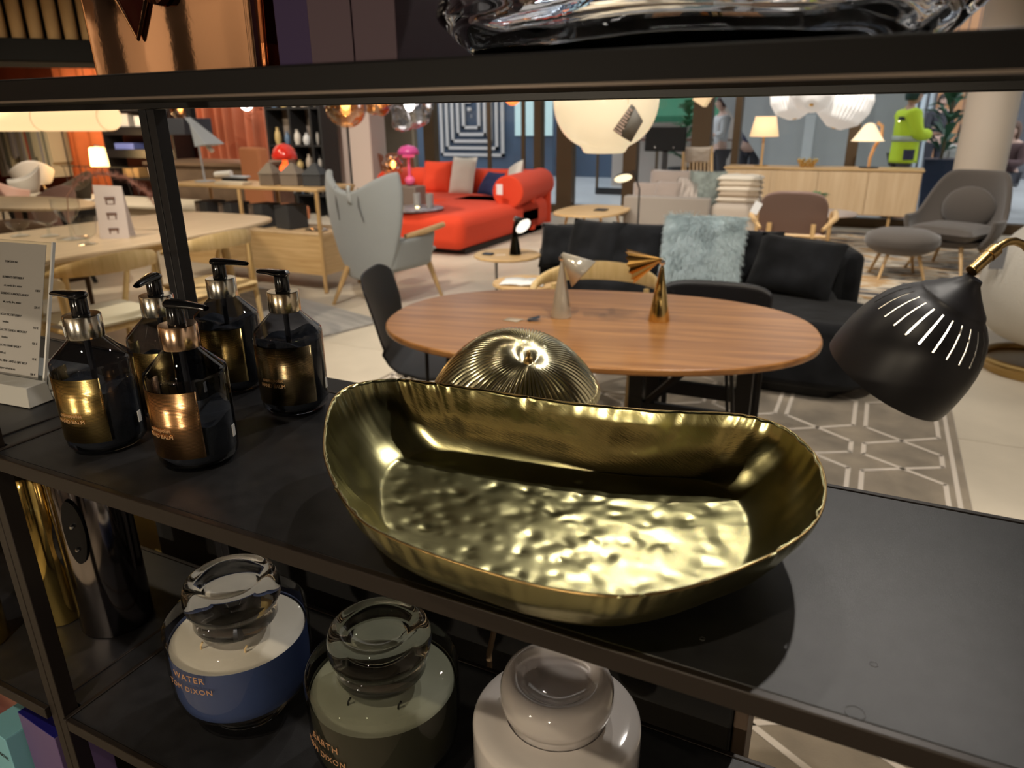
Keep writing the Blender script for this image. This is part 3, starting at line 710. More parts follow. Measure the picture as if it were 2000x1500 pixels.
top = Vector((0, 0, .95)); b0 = arm[-1]; b1 = b0 + (arm[-1] - arm[-2]).normalized() * .16; b2 = Vector((0, 0, 1.10)); b3 = Vector((0, 0, .85)); arm += [b0 * (1 - t_) ** 3 + b1 * 3 * t_ * (1 - t_) ** 2 + b2 * 3 * t_ * t_ * (1 - t_) + b3 * t_ ** 3 for t_ in [k / 12 for k in range(1, 13)]] + [Vector((0, 0, .5)), Vector((0, 0, .02))]
M().tube(arm, .0062, 14).done('bent_arm', aged_brass, bl, smooth=60)
M().lathe([(0, .022), (.12, .020), (.125, .012), (.125, 0), (0, 0)], 48).done('base', black_satin, bl)

# ---------------------------------------------------------------- walnut table and what stands on it
wt = thing('walnut_table', 'walnut topped oval dining table on hairpin legs behind the shelf', 'table', (-.83, 2.335, 0), R(12.7))
M().prism(superellipse(.748, .495, 2.35), .700, .722).done('tabletop', walnut, wt, bevel=.006, seg=3)
M().prism(superellipse(.726, .473, 2.35), .694, .700).done('underside', mat('ply', (.35, .2, .1), .6), wt)
for sx, sy in ((-1, -1), (-1, 1), (1, -1), (1, 1)):
    cx, cy = sx * .50, sy * .24
    M().tube([(cx - .045, cy, .695), (cx + .03 * sx, cy + .07 * sy, .02), (cx + .03 * sx, cy + .07 * sy, .008), (cx + .04 * sx + .004, cy + .075 * sy, .008), (cx + .045, cy + .015 * sy, .695)], .0065, 8).done('hairpin_leg', black_satin, wt)
    M().box((cx, cy, .691), (.14, .05, .006)).done('mounting_plate', black_satin, wt)
pearl = mat('pearl_lacquer', (.62, .56, .46), .16, .35, coat=.5)
def cone_lamp(label, x, y, z, m, hd, fan=False, h=.205, r=.038, inner=None, rz=0, k=1.0):
    t = thing('cone_lamp', label, 'lamp', (x, y, z), rz)
    M().lathe([(0, 0), (r, 0), (r, .003), (r * .16, h * .96), (0, h)], 48).done('cone_base', m, t, smooth=40)
    M().ball((0, 0, h + .006), .011 * k, 18, 12).done('ball_joint', chrome, t)
    if not fan:
        Q = T(0, 0, h + .022 * k) @ align(hd)
        M(Q).lathe([(0, 0), (.006, 0), (.060 * k, .105 * k)], 48).done('cone_shade', m, t, smooth=180, solid=.0015)
        M(Q).lathe([(0, .1), (.056 * k, .1 * k)], 40).done('shade_inside', inner or white_matt, t)
    else:
        Q = T(0, 0, h + .018) @ align(hd)
        for j in range(7):
            a = R(-55 + j * 24); hue = (m if j < 2 else mat('amber_brass', (.62, .32, .08), .14, 1))
            M(Q).poly([(0, 0, 0), (.018 * math.cos(a - .32) * 3, .018 * math.sin(a - .32) * 3, .10), (.064 * math.cos(a), .064 * math.sin(a), .112), (.018 * math.cos(a + .32) * 3, .018 * math.sin(a + .32) * 3, .10)],
                [(0, 1, 2), (0, 2, 3)]).done('folded_shade_leaf', hue, t, smooth=0, solid=.0015)
    return t
p = fz(1090, 622, .722); cone_lamp('pearl lacquered cone lamp with a tilted cone shade on the walnut table', p.x, p.y + .03, .7225, pearl, (.62, .10, -.55), inner=mat('cream_lacquer', (.7, .62, .5), .3))
p = fz(1282, 630, .722); cone_lamp('mirror brass cone lamp with a folded fan shade on the walnut table', p.x, p.y + .03, .7225, gold, (-.80, -.10, -.25), fan=True, h=.20)
card = mat('beige_card', (.52, .44, .34), .7)
p = fz(1005, 625, .722)
tg = thing('swing_tag', 'beige and navy paper tag lying on the walnut table beside the pearl lamp', 'tag', (p.x, p.y, .7225), R(10))
M().poly([(-.04, -.02, .001), (.02, -.03, .001), (.03, .012, .002), (-.028, .02, .001)], [(0, 1, 2, 3)]).done('beige_leaf', card, tg, solid=.001)
M().poly([(.05, -.01, .003), (.095, .0, .012), (.085, .03, .014), (.045, .018, .004)], [(0, 1, 2, 3)]).done('navy_leaf', mat('navy_card', (.03, .04, .06), .6), tg, solid=.001)
M().tube([(.02, -.01, .002), (.045, .0, .004), (.095, .02, .012), (.11, .04, .004)], .0012, 6).done('cord', card, tg)

# moulded black chair at the left end of the table
def shell_chair(name, label, loc, rz, m, legm, wid=.45, waist=.30, cat='chair', group=None, leg='steel'):
    t = thing(name, label, cat, loc, rz, group)
    prof = [(-.22, .455), (-.20, .448), (-.10, .438), (.02, .432), (.12, .435), (.165, .455), (.19, .50), (.205, .56), (.225, .65), (.25, .74), (.265, .80)]
    def wd(s):
        if s < .5: return wid * (.82 + .18 * math.sin(PI * min(1, s / .35) / 2)) * (1 if s < .3 else 1 - (s - .3) / .2 * (1 - waist / wid))
        if s < .6: return waist
        k = (s - .6) / .4; b_ = waist + (wid * .98 - waist) * math.sin(min(1, k * 1.6) * PI / 2)
        return b_ * (1 if k < .75 else math.sqrt(max(0.0, 1 - ((k - .75) / .27) ** 2)) * .35 + .65 * (1 - ((k - .75) / .25) ** 3 * .35))
    def f(u, v):
        q = v * (len(prof) - 1); i = min(int(q), len(prof) - 2); e = q - i
        y, z = (prof[i][k] * (1 - e) + prof[i + 1][k] * e for k in (0, 1)); x = (u - .5) * wd(v)
        c = (x / .22) ** 2
        if v > .6: y -= .035 * c
        elif v < .35: z -= .012 * c * (1 - v)
        return (x, y, z)
    M().grid(f, 12, 40).done('shell', m, t, smooth=180, solid=.009, off=0, sub=1)
    for sx in (-1, 1):
        for sy in (-1, 1):
            M().tube([(0, sy * .02, .425), (sx * .12, sy * .07, .425), (sx * .165, sy * .125, .405), (sx * .235, sy * .225, .005)], .0075, 8).done('leg', legm, t)
    M().lathe([(0, .418), (.06, .418), (.06, .432), (0, .432)], 20).done('seat_bracket', legm, t)
    return t
shell_chair('moulded_chair', 'black moulded plywood chair at the left end of the walnut table', (-1.55, 2.43, 0), R(112), black_satin, steel).scale = (1.04, 1.04, 1.04)
# far side chairs
def wood_chair(name, label, loc, rz, m, seatm, back='band', group=None, h=.735, w_=.54):
    t = thing(name, label, 'chair', loc, rz, group)
    def arm(u, v):
        a = R(-28) + u * R(236); r = w_ / 2; x = r * math.cos(a); y = r * .80 * math.sin(a) - .0
        mid = math.sin(u * PI); hh = .015 + .055 * max(0, mid - .35); dep = .022 - .008 * mid
        b_ = 2 * PI * v; return (x * (1 + dep / r * math.cos(b_)), y * (1 + dep / r * math.cos(b_)) + .06, h - .07 + .07 * mid + hh * math.sin(b_))
    M().grid(arm, 36, 10, cv=True).done('back_and_armrest', m, t, smooth=60, weld=True)
    for sx in (-1, 1):
        M().tube([(sx * .235, .20, 0), (sx * .245, .15, .42), (sx * .235, .155, h - .05)], [.013, .017, .014], 10).done('leg', m, t)
        M().tube([(sx * .22, -.22, 0), (sx * .235, -.20, .42), (sx * .245, -.115, h - .07)], [.013, .017, .014], 10).done('leg', m, t)
        M().tube([(sx * .235, -.2, .38), (sx * .24, .16, .38)], .013, 8).done('side_rail', m, t)
    M().tube([(-.235, -.2, .39), (.235, -.2, .39)], .015, 8).done('front_rail', m, t)
    M().tube([(-.235, .16, .38), (.235, .16, .38)], .015, 8).done('back_rail', m, t)
    M().pillow(.50, .46, .055, T(0, -.02, .42), puff=.35, crease=.002).done('seat', seatm, t, smooth=60, weld=True)
    return t
wood_chair('oak_armchair', 'oak round-back chair tucked in behind the pearl cone lamp', (-1.16, 3.22, 0), R(8), chair_oak, mat('cream_leather', (.62, .56, .42), .5), w_=.62, h=.655)
bc_ = thing('black_chair', 'low black wooden chair at the far side of the walnut table', 'chair', (-.58, 3.12, 0), R(4))
M().grid(lambda u, v: (.26 * math.sin((u - .5) * 2.4), .21 - .06 * (2 * u - 1) ** 2, .575 + .115 * v * (1 - .30 * (2 * u - 1) ** 4)), 16, 4).done('backrest', black_satin, bc_, smooth=180, solid=.014)
M().pillow(.48, .44, .03, T(0, 0, .445), puff=.3, crease=0).done('seat', black_satin, bc_, weld=True)
for sx in (-1, 1):
    M().tube([(sx * .21, .20, 0), (sx * .205, .19, .44), (sx * .20, .175, .64)], [.014, .017, .011], 10).done('leg', black_satin, bc_)
    M().tube([(sx * .21, -.19, 0), (sx * .205, -.18, .44)], [.013, .018], 10).done('leg', black_satin, bc_)
    M().tube([(sx * .205, -.18, .25), (sx * .205, .19, .25)], .012, 8).done('stretcher', black_satin, bc_)
M().tube([(-.205, .0, .25), (.205, .0, .25)], .014, 8).done('stretcher', black_satin, bc_)
q0 = fy(1250, 750, 2.62); q1 = fy(1455, 750, 2.62); bb = thing('black_bench', 'black square-legged wooden frame under the right half of the walnut table', 'bench', ((q0.x + q1.x) / 2, 2.70, 0), R(2)); hw = (q1.x - q0.x) / 2
for x in (-hw, hw):
    for y in (-.13, .15): M().span((x - .028, y - .024, 0), (x + .028, y + .024, .56)).done('leg', black_satin, bb, bevel=.003)
for y in (-.13, .15): M().span((-hw, y - .014, .30), (hw, y + .014, .36)).done('rail', black_satin, bb, bevel=.003)
M().tube([(-hw + .02, -.13, .33), (-hw + .22, -.13, .55)], .016, 6).done('brace', black_satin, bb)
M().span((-hw - .03, -.16, .56), (hw + .03, .18, .59)).done('top_board', black_satin, bb, bevel=.006)

# ---------------------------------------------------------------- rug with hexagon line pattern
rugm = mat('taupe_rug_pile', (.235, .19, .135), .9, var=.40, vscale=5, bump=.35, bscale=350, sheen=.4)
rug = thing('hexagon_rug', 'taupe rug with cream hexagon outlines under the walnut table', 'rug', (0, 0, 0))
M().span((-2.40, .55, .001), (.492, 4.55, .012)).done('rug_field', rugm, rug, bevel=.004)
cream = mat('cream_pile', (.60, .53, .45), .9, bump=.3, bscale=400)
m = M(); Wd = .0095
def seg(a, b_, wd=Wd, z=.0135):
    a = Vector((*a, 0)); b_ = Vector((*b_, 0)); d = (b_ - a).normalized(); n_ = Vector((-d.y, d.x, 0)) * wd
    a -= d * wd * .5; b_ += d * wd * .5
    m.poly([(*(a - n_).xy, z), (*(b_ - n_).xy, z), (*(b_ + n_).xy, z), (*(a + n_).xy, z)], [(0, 1, 2, 3)])
for ci in range(8):
    l = .110 - ci * .355; r = l + .303
    y0 = 3.87
    for k in range(-1, 5):
        yb = 3.53 - k * .83
        def S(a, b_):
            if min(a[1], b_[1]) > .6 and max(a[1], b_[1]) < 4.5: seg(a, b_)
        S((l, yb), (l, yb + .34)); S((r, yb), (r, yb + .34))
        S((l, yb), (r, yb - .20)); S((r, yb), (l, yb - .20))
        S((l, yb - .32), (l, yb - .20)); S((r, yb - .32), (r, yb - .20))
        S((l, yb - .32), (r, yb - .49)); S((r, yb - .32), (l, yb - .49))
seg((.452, .6), (.452, 4.5), .009); seg((-2.36, .6), (-2.36, 4.5), .009)
m.done('cream_inlay', cream, rug, smooth=0)
rug2 = thing('grey_wool_rug', 'pale grey striped wool rug in front of the oak cabinet', 'rug', (-4.25, 3.92, 0), R(-16))
M().span((-1.0, -.62, .001), (1.02, .55, .016)).done('pile', mat('grey_wool', (.36, .34, .31), .95, var=.38, vscale=3.0, bump=.5, bscale=160, stretch=(.6, 5, 1), sheen=.4), rug2, bevel=.004)
rug3 = thing('landscape_rug', 'black, ochre and cream wavy patterned rug under the grey footstool', 'rug', (.05, 8.1, 0))
m3 = mat('wavy_pile', (.5, .4, .3), .95, bump=.3, bscale=200); nt = m3.node_tree
tc = nt.nodes.new('ShaderNodeTexCoord'); mp = nt.nodes.new('ShaderNodeMapping'); mp.inputs['Scale'].default_value = (.9, 4.2, 1); n1 = nt.nodes.new('ShaderNodeTexNoise'); n1.inputs['Scale'].default_value = 1.1; n1.inputs['Detail'].default_value = 3
r1 = nt.nodes.new('ShaderNodeValToRGB'); r1.color_ramp.interpolation = 'CONSTANT'
nt.links.new(tc.outputs['Object'], mp.inputs[0]); nt.links.new(mp.outputs[0], n1.inputs['Vector']); nt.links.new(n1.outputs['Fac'], r1.inputs[0]); nt.links.new(r1.outputs[0], nt.nodes['Principled BSDF'].inputs['Base Color'])
e = r1.color_ramp.elements; e[0].position = 0; e[0].color = (.05, .05, .06, 1); e[1].position = .40; e[1].color = (.55, .47, .36, 1)
for ps_, c_ in ((.47, (.42, .26, .12, 1)), (.53, (.62, .56, .46, 1)), (.58, (.12, .12, .13, 1)), (.63, (.50, .40, .27, 1))):
    q = e.new(ps_); q.color = c_
M().span((-1.3, -1.75, .001), (1.15, 2.1, .014)).done('pile', m3, rug3, bevel=.004)

# ---------------------------------------------------------------- grey wing chair
greyf = mat('pale_grey_felt', (.31, .33, .33), .9, bump=.25, bscale=500, sheen=.3)
wc = thing('wing_chair', 'tall pale grey wing chair seen from behind, oak armrest', 'chair', (-3.50, 4.66, 0), R(-8))
def wing(u, v):
    x = (u * 2 - 1); z = .20 + v * .76
    w_ = .225 + .17 * math.sin(min(1, v / .85) * PI / 2) ** 1.2
    topc = .045 * math.cos(x * PI) * -1 * max(0, v - .7) / .3
    y = -.13 - .14 * v + .30 * (abs(x) ** 2.2) * (.35 + .9 * max(0, v - .25)) * .62
    return (x * w_ * (1 - .08 * max(0, v - .88) / .12 * abs(x)), y, z + topc * 1.4 + .05 * abs(x) ** 2 * max(0, v - .6))
M().grid(wing, 24, 24).done('backrest', greyf, wc, smooth=180, solid=.055, off=0, sub=1)
for sx in (-1, 1):
    M().grid(lambda u, v, sx=sx: (sx * (.255 + .06 * v + .03 * math.sin(u * PI)), -.12 + .46 * u, .30 + v * (.24 + .03 * u)), 8, 6).done('side', greyf, wc, smooth=180, solid=.04, off=0, sub=1)
    M().tube([(sx * .33, -.02, .560), (sx * .355, .15, .575), (sx * .345, .42, .600)], [.018, .024, .022], 10).done('armrest', oak_y, wc)
    M().tube([(sx * .19, -.14, .30), (sx * .27, -.26, 0)], [.024, .013], 10).done('leg', oak_z, wc)
    M().tube([(sx * .22, .36, .30), (sx * .28, .44, 0)], [.024, .013], 10).done('leg', oak_z, wc)
    M().tube([(sx * .12, -.268, .93), (sx * .115, -.272, .80), (sx * .13, -.245, .68)], [.004, .007, .003], 6).done('back_seam', mat('seam_shadow', (.15, .15, .145), .9), wc)
M().span((-.235, -.06, .27), (.235, .40, .36)).done('seat_base', greyf, wc, bevel=.03, seg=3)
M().pillow(.48, .50, .16, T(0, .20, .40), puff=.4, crease=.004).done('seat_cushion', greyf, wc, weld=True, smooth=60)
M().grid(lambda u, v: (.02 + .034 * u, -.282 - .006 * math.sin(v * PI), 0.945 - .13 * v), 2, 6).done('leather_tab', mat('grey_tab', (.42, .44, .44), .7), wc, solid=.006)

# ---------------------------------------------------------------- red sectional sofa
red = mat('red_orange_wool', (.66, .050, .012), .85, bump=.2, bscale=400, sheen=.05)
rs_ = thing('red_sofa', 'bright red-orange corner sofa with rolled bolster arms', 'sofa', (-4.9, 8.2, 0))
def bolster(m, a, b_, r):
    a = Vector(a); b_ = Vector(b_); d = (b_ - a); L = d.length; d.normalize(); n = 8
    pts = [a + d * (L * k / n) for k in range(n + 1)]; m.tube(pts, r, 28)
def slab(name, x0, x1, y0, y1, z0, z1, bev=.09):
    return M().span((x0, y0, z0), (x1, y1, z1)).done(name, red, rs_, bevel=bev, seg=6)
slab('chaise', -.10, 1.02, -1.55, .55, .06, .43, .12)
slab('seat', -1.62, 1.02, -.15, .80, .06, .43, .12)
m = M(); bolster(m, (.92, -.25, .56), (.72, 1.18, .56), .195); m.done('arm_bolster', red, rs_, bevel=.02, smooth=40)
m = M(); bolster(m, (-1.25, 1.05, .56), (.75, 1.12, .56), .175); m.done('back_bolster', red, rs_, bevel=.02, smooth=40)
m = M(); bolster(m, (-1.22, .30, .56), (-1.42, 1.15, .56), .175); m.done('arm_bolster', red, rs_, bevel=.02, smooth=40)
for x, y in ((.85, 1.05), (.93, .35), (-1.3, .9)): M().tube([(x, y, .05), (x, y, .5)], .075, 16).done('bolster_foot', red, rs_)
M().span((-.05, -1.35, 0), (.95, .7, .06)).done('plinth', black_matt, rs_); M().span((-1.5, .0, 0), (.95, .7, .06)).done('plinth', black_matt, rs_)
M().span((.86, -.425, .55), (.94, -.424, .67)).done('white_label', white_matt, rs_)
def cushion(name, label, cat, loc, w_, h, t_, m, rx, rz, ry=0, group=None, crease=.012, parts=None):
    o = M().pillow(w_, h, t_, rmat('Z', rz) @ rmat('X', rx) @ rmat('Z', ry), crease=crease, seed=loc[0] * 7).done(name, m, None, weld=True, smooth=60, label=label, cat=cat, group=group)
    o.location = loc; return o
cushion('red_cushion', 'square red cushion leaning in the corner of the red sofa', 'cushion', (-5.62, 9.02, .62), .46, .46, .15, red, R(72), R(6))
cushion('white_cushion', 'tall off-white cushion beside the square red cushion', 'cushion', (-5.20, 9.00, .65), .42, .52, .13, mat('offwhite_linen', (.62, .60, .54), .9, bump=.2, bscale=80), R(74), R(-8))
cushion('white_cushion', 'off-white cushion with tan mark at the right end of the red sofa', 'cushion', (-4.38, 8.98, .68), .34, .34, .12, mat('offwhite_linen', (.6, .6, .6)), R(70), R(-40), R(20))
cushion('navy_cushion', 'small navy cushion half hidden by the right red bolster', 'cushion', (-4.52, 8.55, .60), .40, .34, .12, mat('navy_fabric', (.012, .018, .07), .8), R(55), R(-30))
tr = thing('tray_table', 'low marble tray table with glass candle holders before the red sofa', 'table', (-4.62, 6.95, 0))
M().lathe([(0, .44), (.29, .44), (.30, .45), (.30, .462), (.29, .466), (0, .466)], 48).done('marble_top', mat('grey_marble', (.34, .33, .36), .3, var=.5, vscale=12), tr, bevel=.002)
M().tube([(0, 0, .01), (0, 0, .44)], .02, 12).done('stem', black_satin, tr); M().lathe([(0, 0), (.18, 0), (.18, .012), (0, .016)], 32).done('foot', black_satin, tr)
for k, (x, y, lb) in enumerate(((.02, -.02, 'left grey ceramic cylinder on the marble tray table'), (.16, .02, 'right grey ceramic cylinder on the marble tray table'))):
    t = thing('ceramic_vase', lb, 'vase', (-4.62 + x, 6.95 + y, .467)); M().lathe([(0, 0), (.040, 0), (.042, .004), (.042, .15), (.038, .155), (.036, .02), (0, .02)], 28).done('body', mat('grey_ceramic', (.42, .42, .42), .5), t, bevel=.001)
for x, lb in ((-.12, 'small clear glass tealight at the left of the marble tray'), (.09, 'small clear glass tealight between the grey cylinders')):
    t = thing('tealight', lb, 'candle holder', (-4.62 + x, 6.82, .467)); M().lathe([(0, 0), (.028, 0), (.030, .02), (.026, .05), (.024, .05), (.026, .02), (0, .008)], 20).done('glass', clear_glass, t); M().lathe([(0, .01), (.02, .01), (.02, .025), (0, .025)], 16).done('flame_cup', mat('warm_glow', (1, .75, .4), emit=4), t)

# ---------------------------------------------------------------- side table with dark cone lamp
st = thing('round_side_table', 'round oak side table carrying the dark cone lamp', 'table', (-2.26, 4.50, 0))
M().lathe([(0, .486), (.225, .486), (.235, .492), (.235, .502), (.228, .507), (0, .507)], 56).done('tabletop', oak, st)
M().tube([(-.09, .0, .005), (-.09, 0, .486)], .011, 12).done('stem', steel, st); M().lathe([(0, 0), (.14, 0), (.14, .008), (0, .01)], 32, m=T(-.09, 0)).done('foot', steel, st)
smoke = mat('dark_mirror', (.06, .06, .05), .1, 1)
cone_lamp('dark mirror cone lamp lighting down on the round oak side table', -2.20, 4.50, .5075, smoke, (.75, -.35, -.50), h=.235, r=.042, inner=mat('lit_inside', (.9, .84, .74), .5, emit=1.2), k=1.05)
t = thing('coaster', 'small navy tray lying on the round side table', 'tray', (-2.37, 4.42, .5075)); M().span((-.035, -.025, 0), (.035, .025, .012)).done('dish', mat('navy_card', (.03, .04, .06)), t, bevel=.003); M().tube([(.06, 0, .003), (.12, .03, .003)], .002, 6).done('cord', white_matt, t)
st2 = thing('round_side_table', 'second low round oak table behind the walnut table top', 'table', (-1.83, 3.90, 0))
M().lathe([(0, .445), (.20, .445), (.208, .452), (.205, .466), (0, .466)], 48).done('tabletop', oak, st2)
M().tube([(0, 0, .005), (0, 0, .445)], .014, 12).done('stem', steel, st2); M().lathe([(0, 0), (.14, 0), (.14, .008), (0, .01)], 32).done('foot', steel, st2)
t = thing('magazine', 'white brochure lying open on the second round table', 'magazine', (-1.83, 3.86, .4665), R(14))
M().grid(lambda u, v: ((u - .5) * .26, (v - .5) * .19, .006 + .008 * abs(math.sin(u * 2 * PI)) * (1 - abs(u - .5))), 12, 2).done('pages', mat('white_paper', (.72, .72, .70), .7), t, solid=.006); lettering('ca', .03, print_ink, t, T(.03, .0, .021))

# ---------------------------------------------------------------- black velvet sofa
vel = mat('black_velvet', (.0075, .008, .0095), .88, spec=.2, sheen=.10, bump=.45, bscale=11, var=.85, vscale=5)
vs = thing('velvet_sofa', 'black crushed velvet sofa with a deep rounded right end', 'sofa', (-1.2, 4.75, 0))
def sslab(name, out, z0, z1, bev=.06):
    return M().prism(out, z0, z1).done(name, vel, vs, bevel=bev, seg=5)
sslab('seat', [(-.78, -.38), (.62, -.38), (.66, -.98)] + [(1.10 + .26 * math.cos(a), -.66 + .32 * math.sin(a)) for a in [R(-90 + 10 * k) for k in range(19)]] + [(1.0, .25), (-.78, .25)], .07, .42)
sslab('backrest', [(-.88, .08), (-.75, .15), (-.2, .20), (.60, .16), (1.0, -.02), (1.12, -.25), (1.20, -.22), (1.10, .15), (.68, .36), (-.2, .42), (-.75, .36), (-.92, .26)], .28, .66, .05)
sslab('left_arm', [(-.90, -.10), (-.74, -.10), (-.72, .15), (-.92, .22)], .07, .56, .06)
M().prism([(-.72, -.33), (.66, -.33), (.72, -.9), (1.12, -.9), (1.28, -.66), (1.1, .2), (-.72, .2)], .0, .07).done('plinth', black_matt, vs)
grp = 'black velvet cushions along the sofa back'
for k, (x, y, z, s_, rx, rz, lb) in enumerate([(-1.90, 4.66, .56, .34, 66, 10, 'black velvet cushion at the far left end of the sofa'), (-1.66, 4.60, .57, .42, 68, -14, 'second black velvet cushion from the left on the sofa'),
        (-1.34, 4.60, .57, .42, 66, 4, 'black velvet cushion between the brass lamp and the pale fur cushion'), (-.66, 4.60, .585, .38, 64, -8, 'black velvet cushion just right of the pale fur cushion')]):
    cushion('velvet_cushion', lb, 'cushion', (x, y, z), s_, s_ * .92, .15, vel, R(rx), R(rz), 0, grp, .02)
cushion('velvet_cushion', 'wide black velvet cushion at the right end of the sofa', 'cushion', (-.37, 4.44, .57), .50, .36, .17, vel, R(60), R(-12), R(-4), grp, .02)
# pale blue fur cushion, with fibre tufts as its own stuff part
furm = mat('pale_blue_fur', (.60, .70, .72), .9, var=.06, vscale=14, sheen=.3)
def fur_cushion(name, label, loc, w_, h, rx, rz, m_, nt_=5200, ln=.05, seed=3):
    t = thing(name, label, 'cushion', loc, rz)
    Q = rmat('X', rx)
    M().pillow(w_, h, .17, Q, crease=.01).done('cushion_body', m_, t, weld=True)
    rn = random.Random(seed); vs_, fs_ = [], []
    for i in range(nt_):
        u, v = rn.uniform(-1, 1), rn.uniform(-1, 1); k = max(0, (1 - u ** 4) * (1 - v ** 4)) ** .55
        p = Q @ Vector((u * w_ / 2 * .97, v * h / 2 * .97, -.083 * k if rx < 0 else .083 * k))
        nrm = Q @ Vector((u * abs(u) * .6, v * abs(v) * .6, (-1 if rx < 0 else 1) * (.25 + k * .3)))
        sw = noise.noise_vector(Vector((u * 2.5, v * 2.5, seed)))
        d = (nrm + Q @ Vector((0, -.75, 0)) + sw * .30 + Vector((rn.uniform(-.25, .25),) * 3)).normalized()
        L = ln * rn.uniform(.6, 1.1); sd = d.cross(Vector((rn.uniform(-1, 1), 1, .3))).normalized() * .0016
        b0 = len(vs_); vs_ += [p - sd, p + sd, p + d * L * .6 + sd * .8, p + d * L * .6 - sd * .8, p + d * L + Vector((0, 0, -.006))]
        fs_ += [(b0, b0 + 1, b0 + 2, b0 + 3), (b0 + 3, b0 + 2, b0 + 4)]
    me = bpy.data.meshes.new('fur'); me.from_pydata([tuple(a) for a in vs_], [], fs_); me.materials.append(m_)
    o = bpy.data.objects.new('fur', me); C.objects.link(o); o.parent = t; o['kind'] = 'stuff'; return t
fur_cushion('fur_cushion', 'pale blue long-haired fur cushion on the black velvet sofa', (-.90, 4.42, .630), .46, .44, R(68), R(3), furm, 15000)

# ---------------------------------------------------------------- oak cabinet with ornaments
oc = thing('oak_shelf_cabinet', 'open oak shelf cabinet with a deep drawer box below', 'cabinet', (-4.98, 4.72, 0))
W2 = .86
for x in (-W2, 0.0, W2):
    for y in (0, .46): M().span((x - .014, y - .014 + .014, 0), (x + .014, y + .028, .86)).done('leg', oak_z, oc, bevel=.006)
M().span((-W2 - .02, -.005, .845), (W2 + .02, .50, .872)).done('top_board', oak, oc, bevel=.006)
for a, b_ in ((-W2 + .016, -.016), (.016, W2 - .016)):
    M().span((a, .004, .155), (b_, .024, .49)).done('front_panel', oak, oc, bevel=.002)
M().span((W2 - .012, .03, .155), (W2 + .008, .455, .49)).done('side_panel', oak_y, oc, bevel=.002)
M().span((-W2 - .008, .03, .155), (-W2 + .012, .455, .49)).done('side_panel', oak_y, oc, bevel=.002)
M().span((-W2, .0, .49), (W2, .48, .505)).done('middle_board', light_oak, oc, bevel=.002)
M().span((-W2, .455, .155), (W2, .47, .49)).done('back_panel', oak, oc)
feltb = mat('charcoal_block', (.035, .035, .037), .8); graint = mat('brown_grain', (.16, .12, .095), .7, var=.6, vscale=30)
for k, px in enumerate((395, 440, 512, 556)):
    p = fz(px + 25, 455 if k < 2 else 458, .505); 
    t = thing('stone_block', ['leftmost charcoal and grained display cube in the oak cabinet', 'second charcoal and grained cube, left of the middle leg', 'third charcoal and grained cube, right of the middle leg', 'rightmost all-charcoal display cube in the oak cabinet'][k], 'block', (-5.57 + .30 * k + (.07 if k > 1 else 0), 4.93, .5058), R(-12), 'display cubes in the oak cabinet')
    M().span((-.10, -.10, 0), (.10, .10, .20)).done('cube', feltb, t, bevel=.004)
    if k < 3: M().span((-.102, -.1025, .002), (-.025, -.1002, .198)).done('grained_face', graint, t)
t = thing('pebble_sculpture', 'white pebble ornament with black band on the cabinet middle board', 'ornament', (-5.42, 5.12, .5058)); M().ball((0, 0, .09), (.10, .06, .09), 20, 12).done('pebble', white_gloss, t); M().lathe([(.093, .06), (.093, .12)], 24, m=Matrix.Diagonal((1.09, .66, 1, 1))).done('band', black_gloss, t)
t = thing('silver_ornament', 'small crumpled silver ornament on the middle board near the wing chair', 'ornament', (-4.27, 4.86, .5058)); M().grid(lambda u, v: (.09 * (u - .5) * 2, .05 * (v - .5) * 2, .012 + .02 * noise.noise(Vector((u * 6, v * 5, 2)))), 14, 8).done('foil', chrome, t, solid=.004, smooth=20)
def house(label, x, y, m, w_=.085):
    t = thing('house_ornament', label, 'ornament', (x, y, .8728), R(8), 'house shaped ornaments')
    M().span((-w_, -.07, 0), (w_, .07, .095)).done('walls', m, t, bevel=.002)
    M().poly([(-w_ - .008, -.078, .095), (w_ + .008, -.078, .095), (w_ + .008, .078, .095), (-w_ - .008, .078, .095), (-.012, -.012, .185), (.012, -.012, .185), (.012, .012, .185), (-.012, .012, .185)],
        [(0, 1, 5, 4), (1, 2, 6, 5), (2, 3, 7, 6), (3, 0, 4, 7), (4, 5, 6, 7), (3, 2, 1, 0)]).done('roof', m, t, smooth=0)
    return t
house('charcoal house ornament nearest the wing chair', -4.30, 4.95, mat('charcoal_ceramic', (.04, .043, .048), .7))
house('taupe house ornament in the middle of the row', -4.53, 4.93, mat('taupe_ceramic', (.18, .145, .115), .7))
hs = house('open taupe house frame with slats, left of the taupe house', -4.76, 4.90, mat('taupe_frame', (.20, .16, .12), .7), .07)
for k in range(5): M().tube([(-.05 + .025 * k, -.073, .005), (-.03 + .025 * k, -.073, .09)], .003, 5).done('slat', mat('brown_edge', (.1, .07, .05)), hs)
ml = thing('mushroom_lamp', 'glossy red mushroom table lamp on the oak cabinet', 'lamp', (-4.78, 5.12, .8728)); redg = mat('red_lacquer', (.75, .035, .02), .15, coat=.6)
M().lathe([(0, 0), (.040, 0), (.040, .018), (0, .018)], 32).done('pink_foot', mat('pink_lacquer', (.8, .35, .3), .4), ml)
M().lathe([(0, .018), (.048, .018), (.054, .04), (.056, .11), (.048, .145), (.024, .165), (.020, .21), (0, .22)], 36).done('glass_stem', mat('lit_red_stem', (.9, .10, .02), .3, emit=1.6, emitcol=(1, .12, .02)), ml)
M().lathe([(.108, .20), (.106, .235), (.090, .285), (.060, .318), (.02, .333), (0, .334)], 44).done('dome', redg, ml, solid=.003, smooth=60)
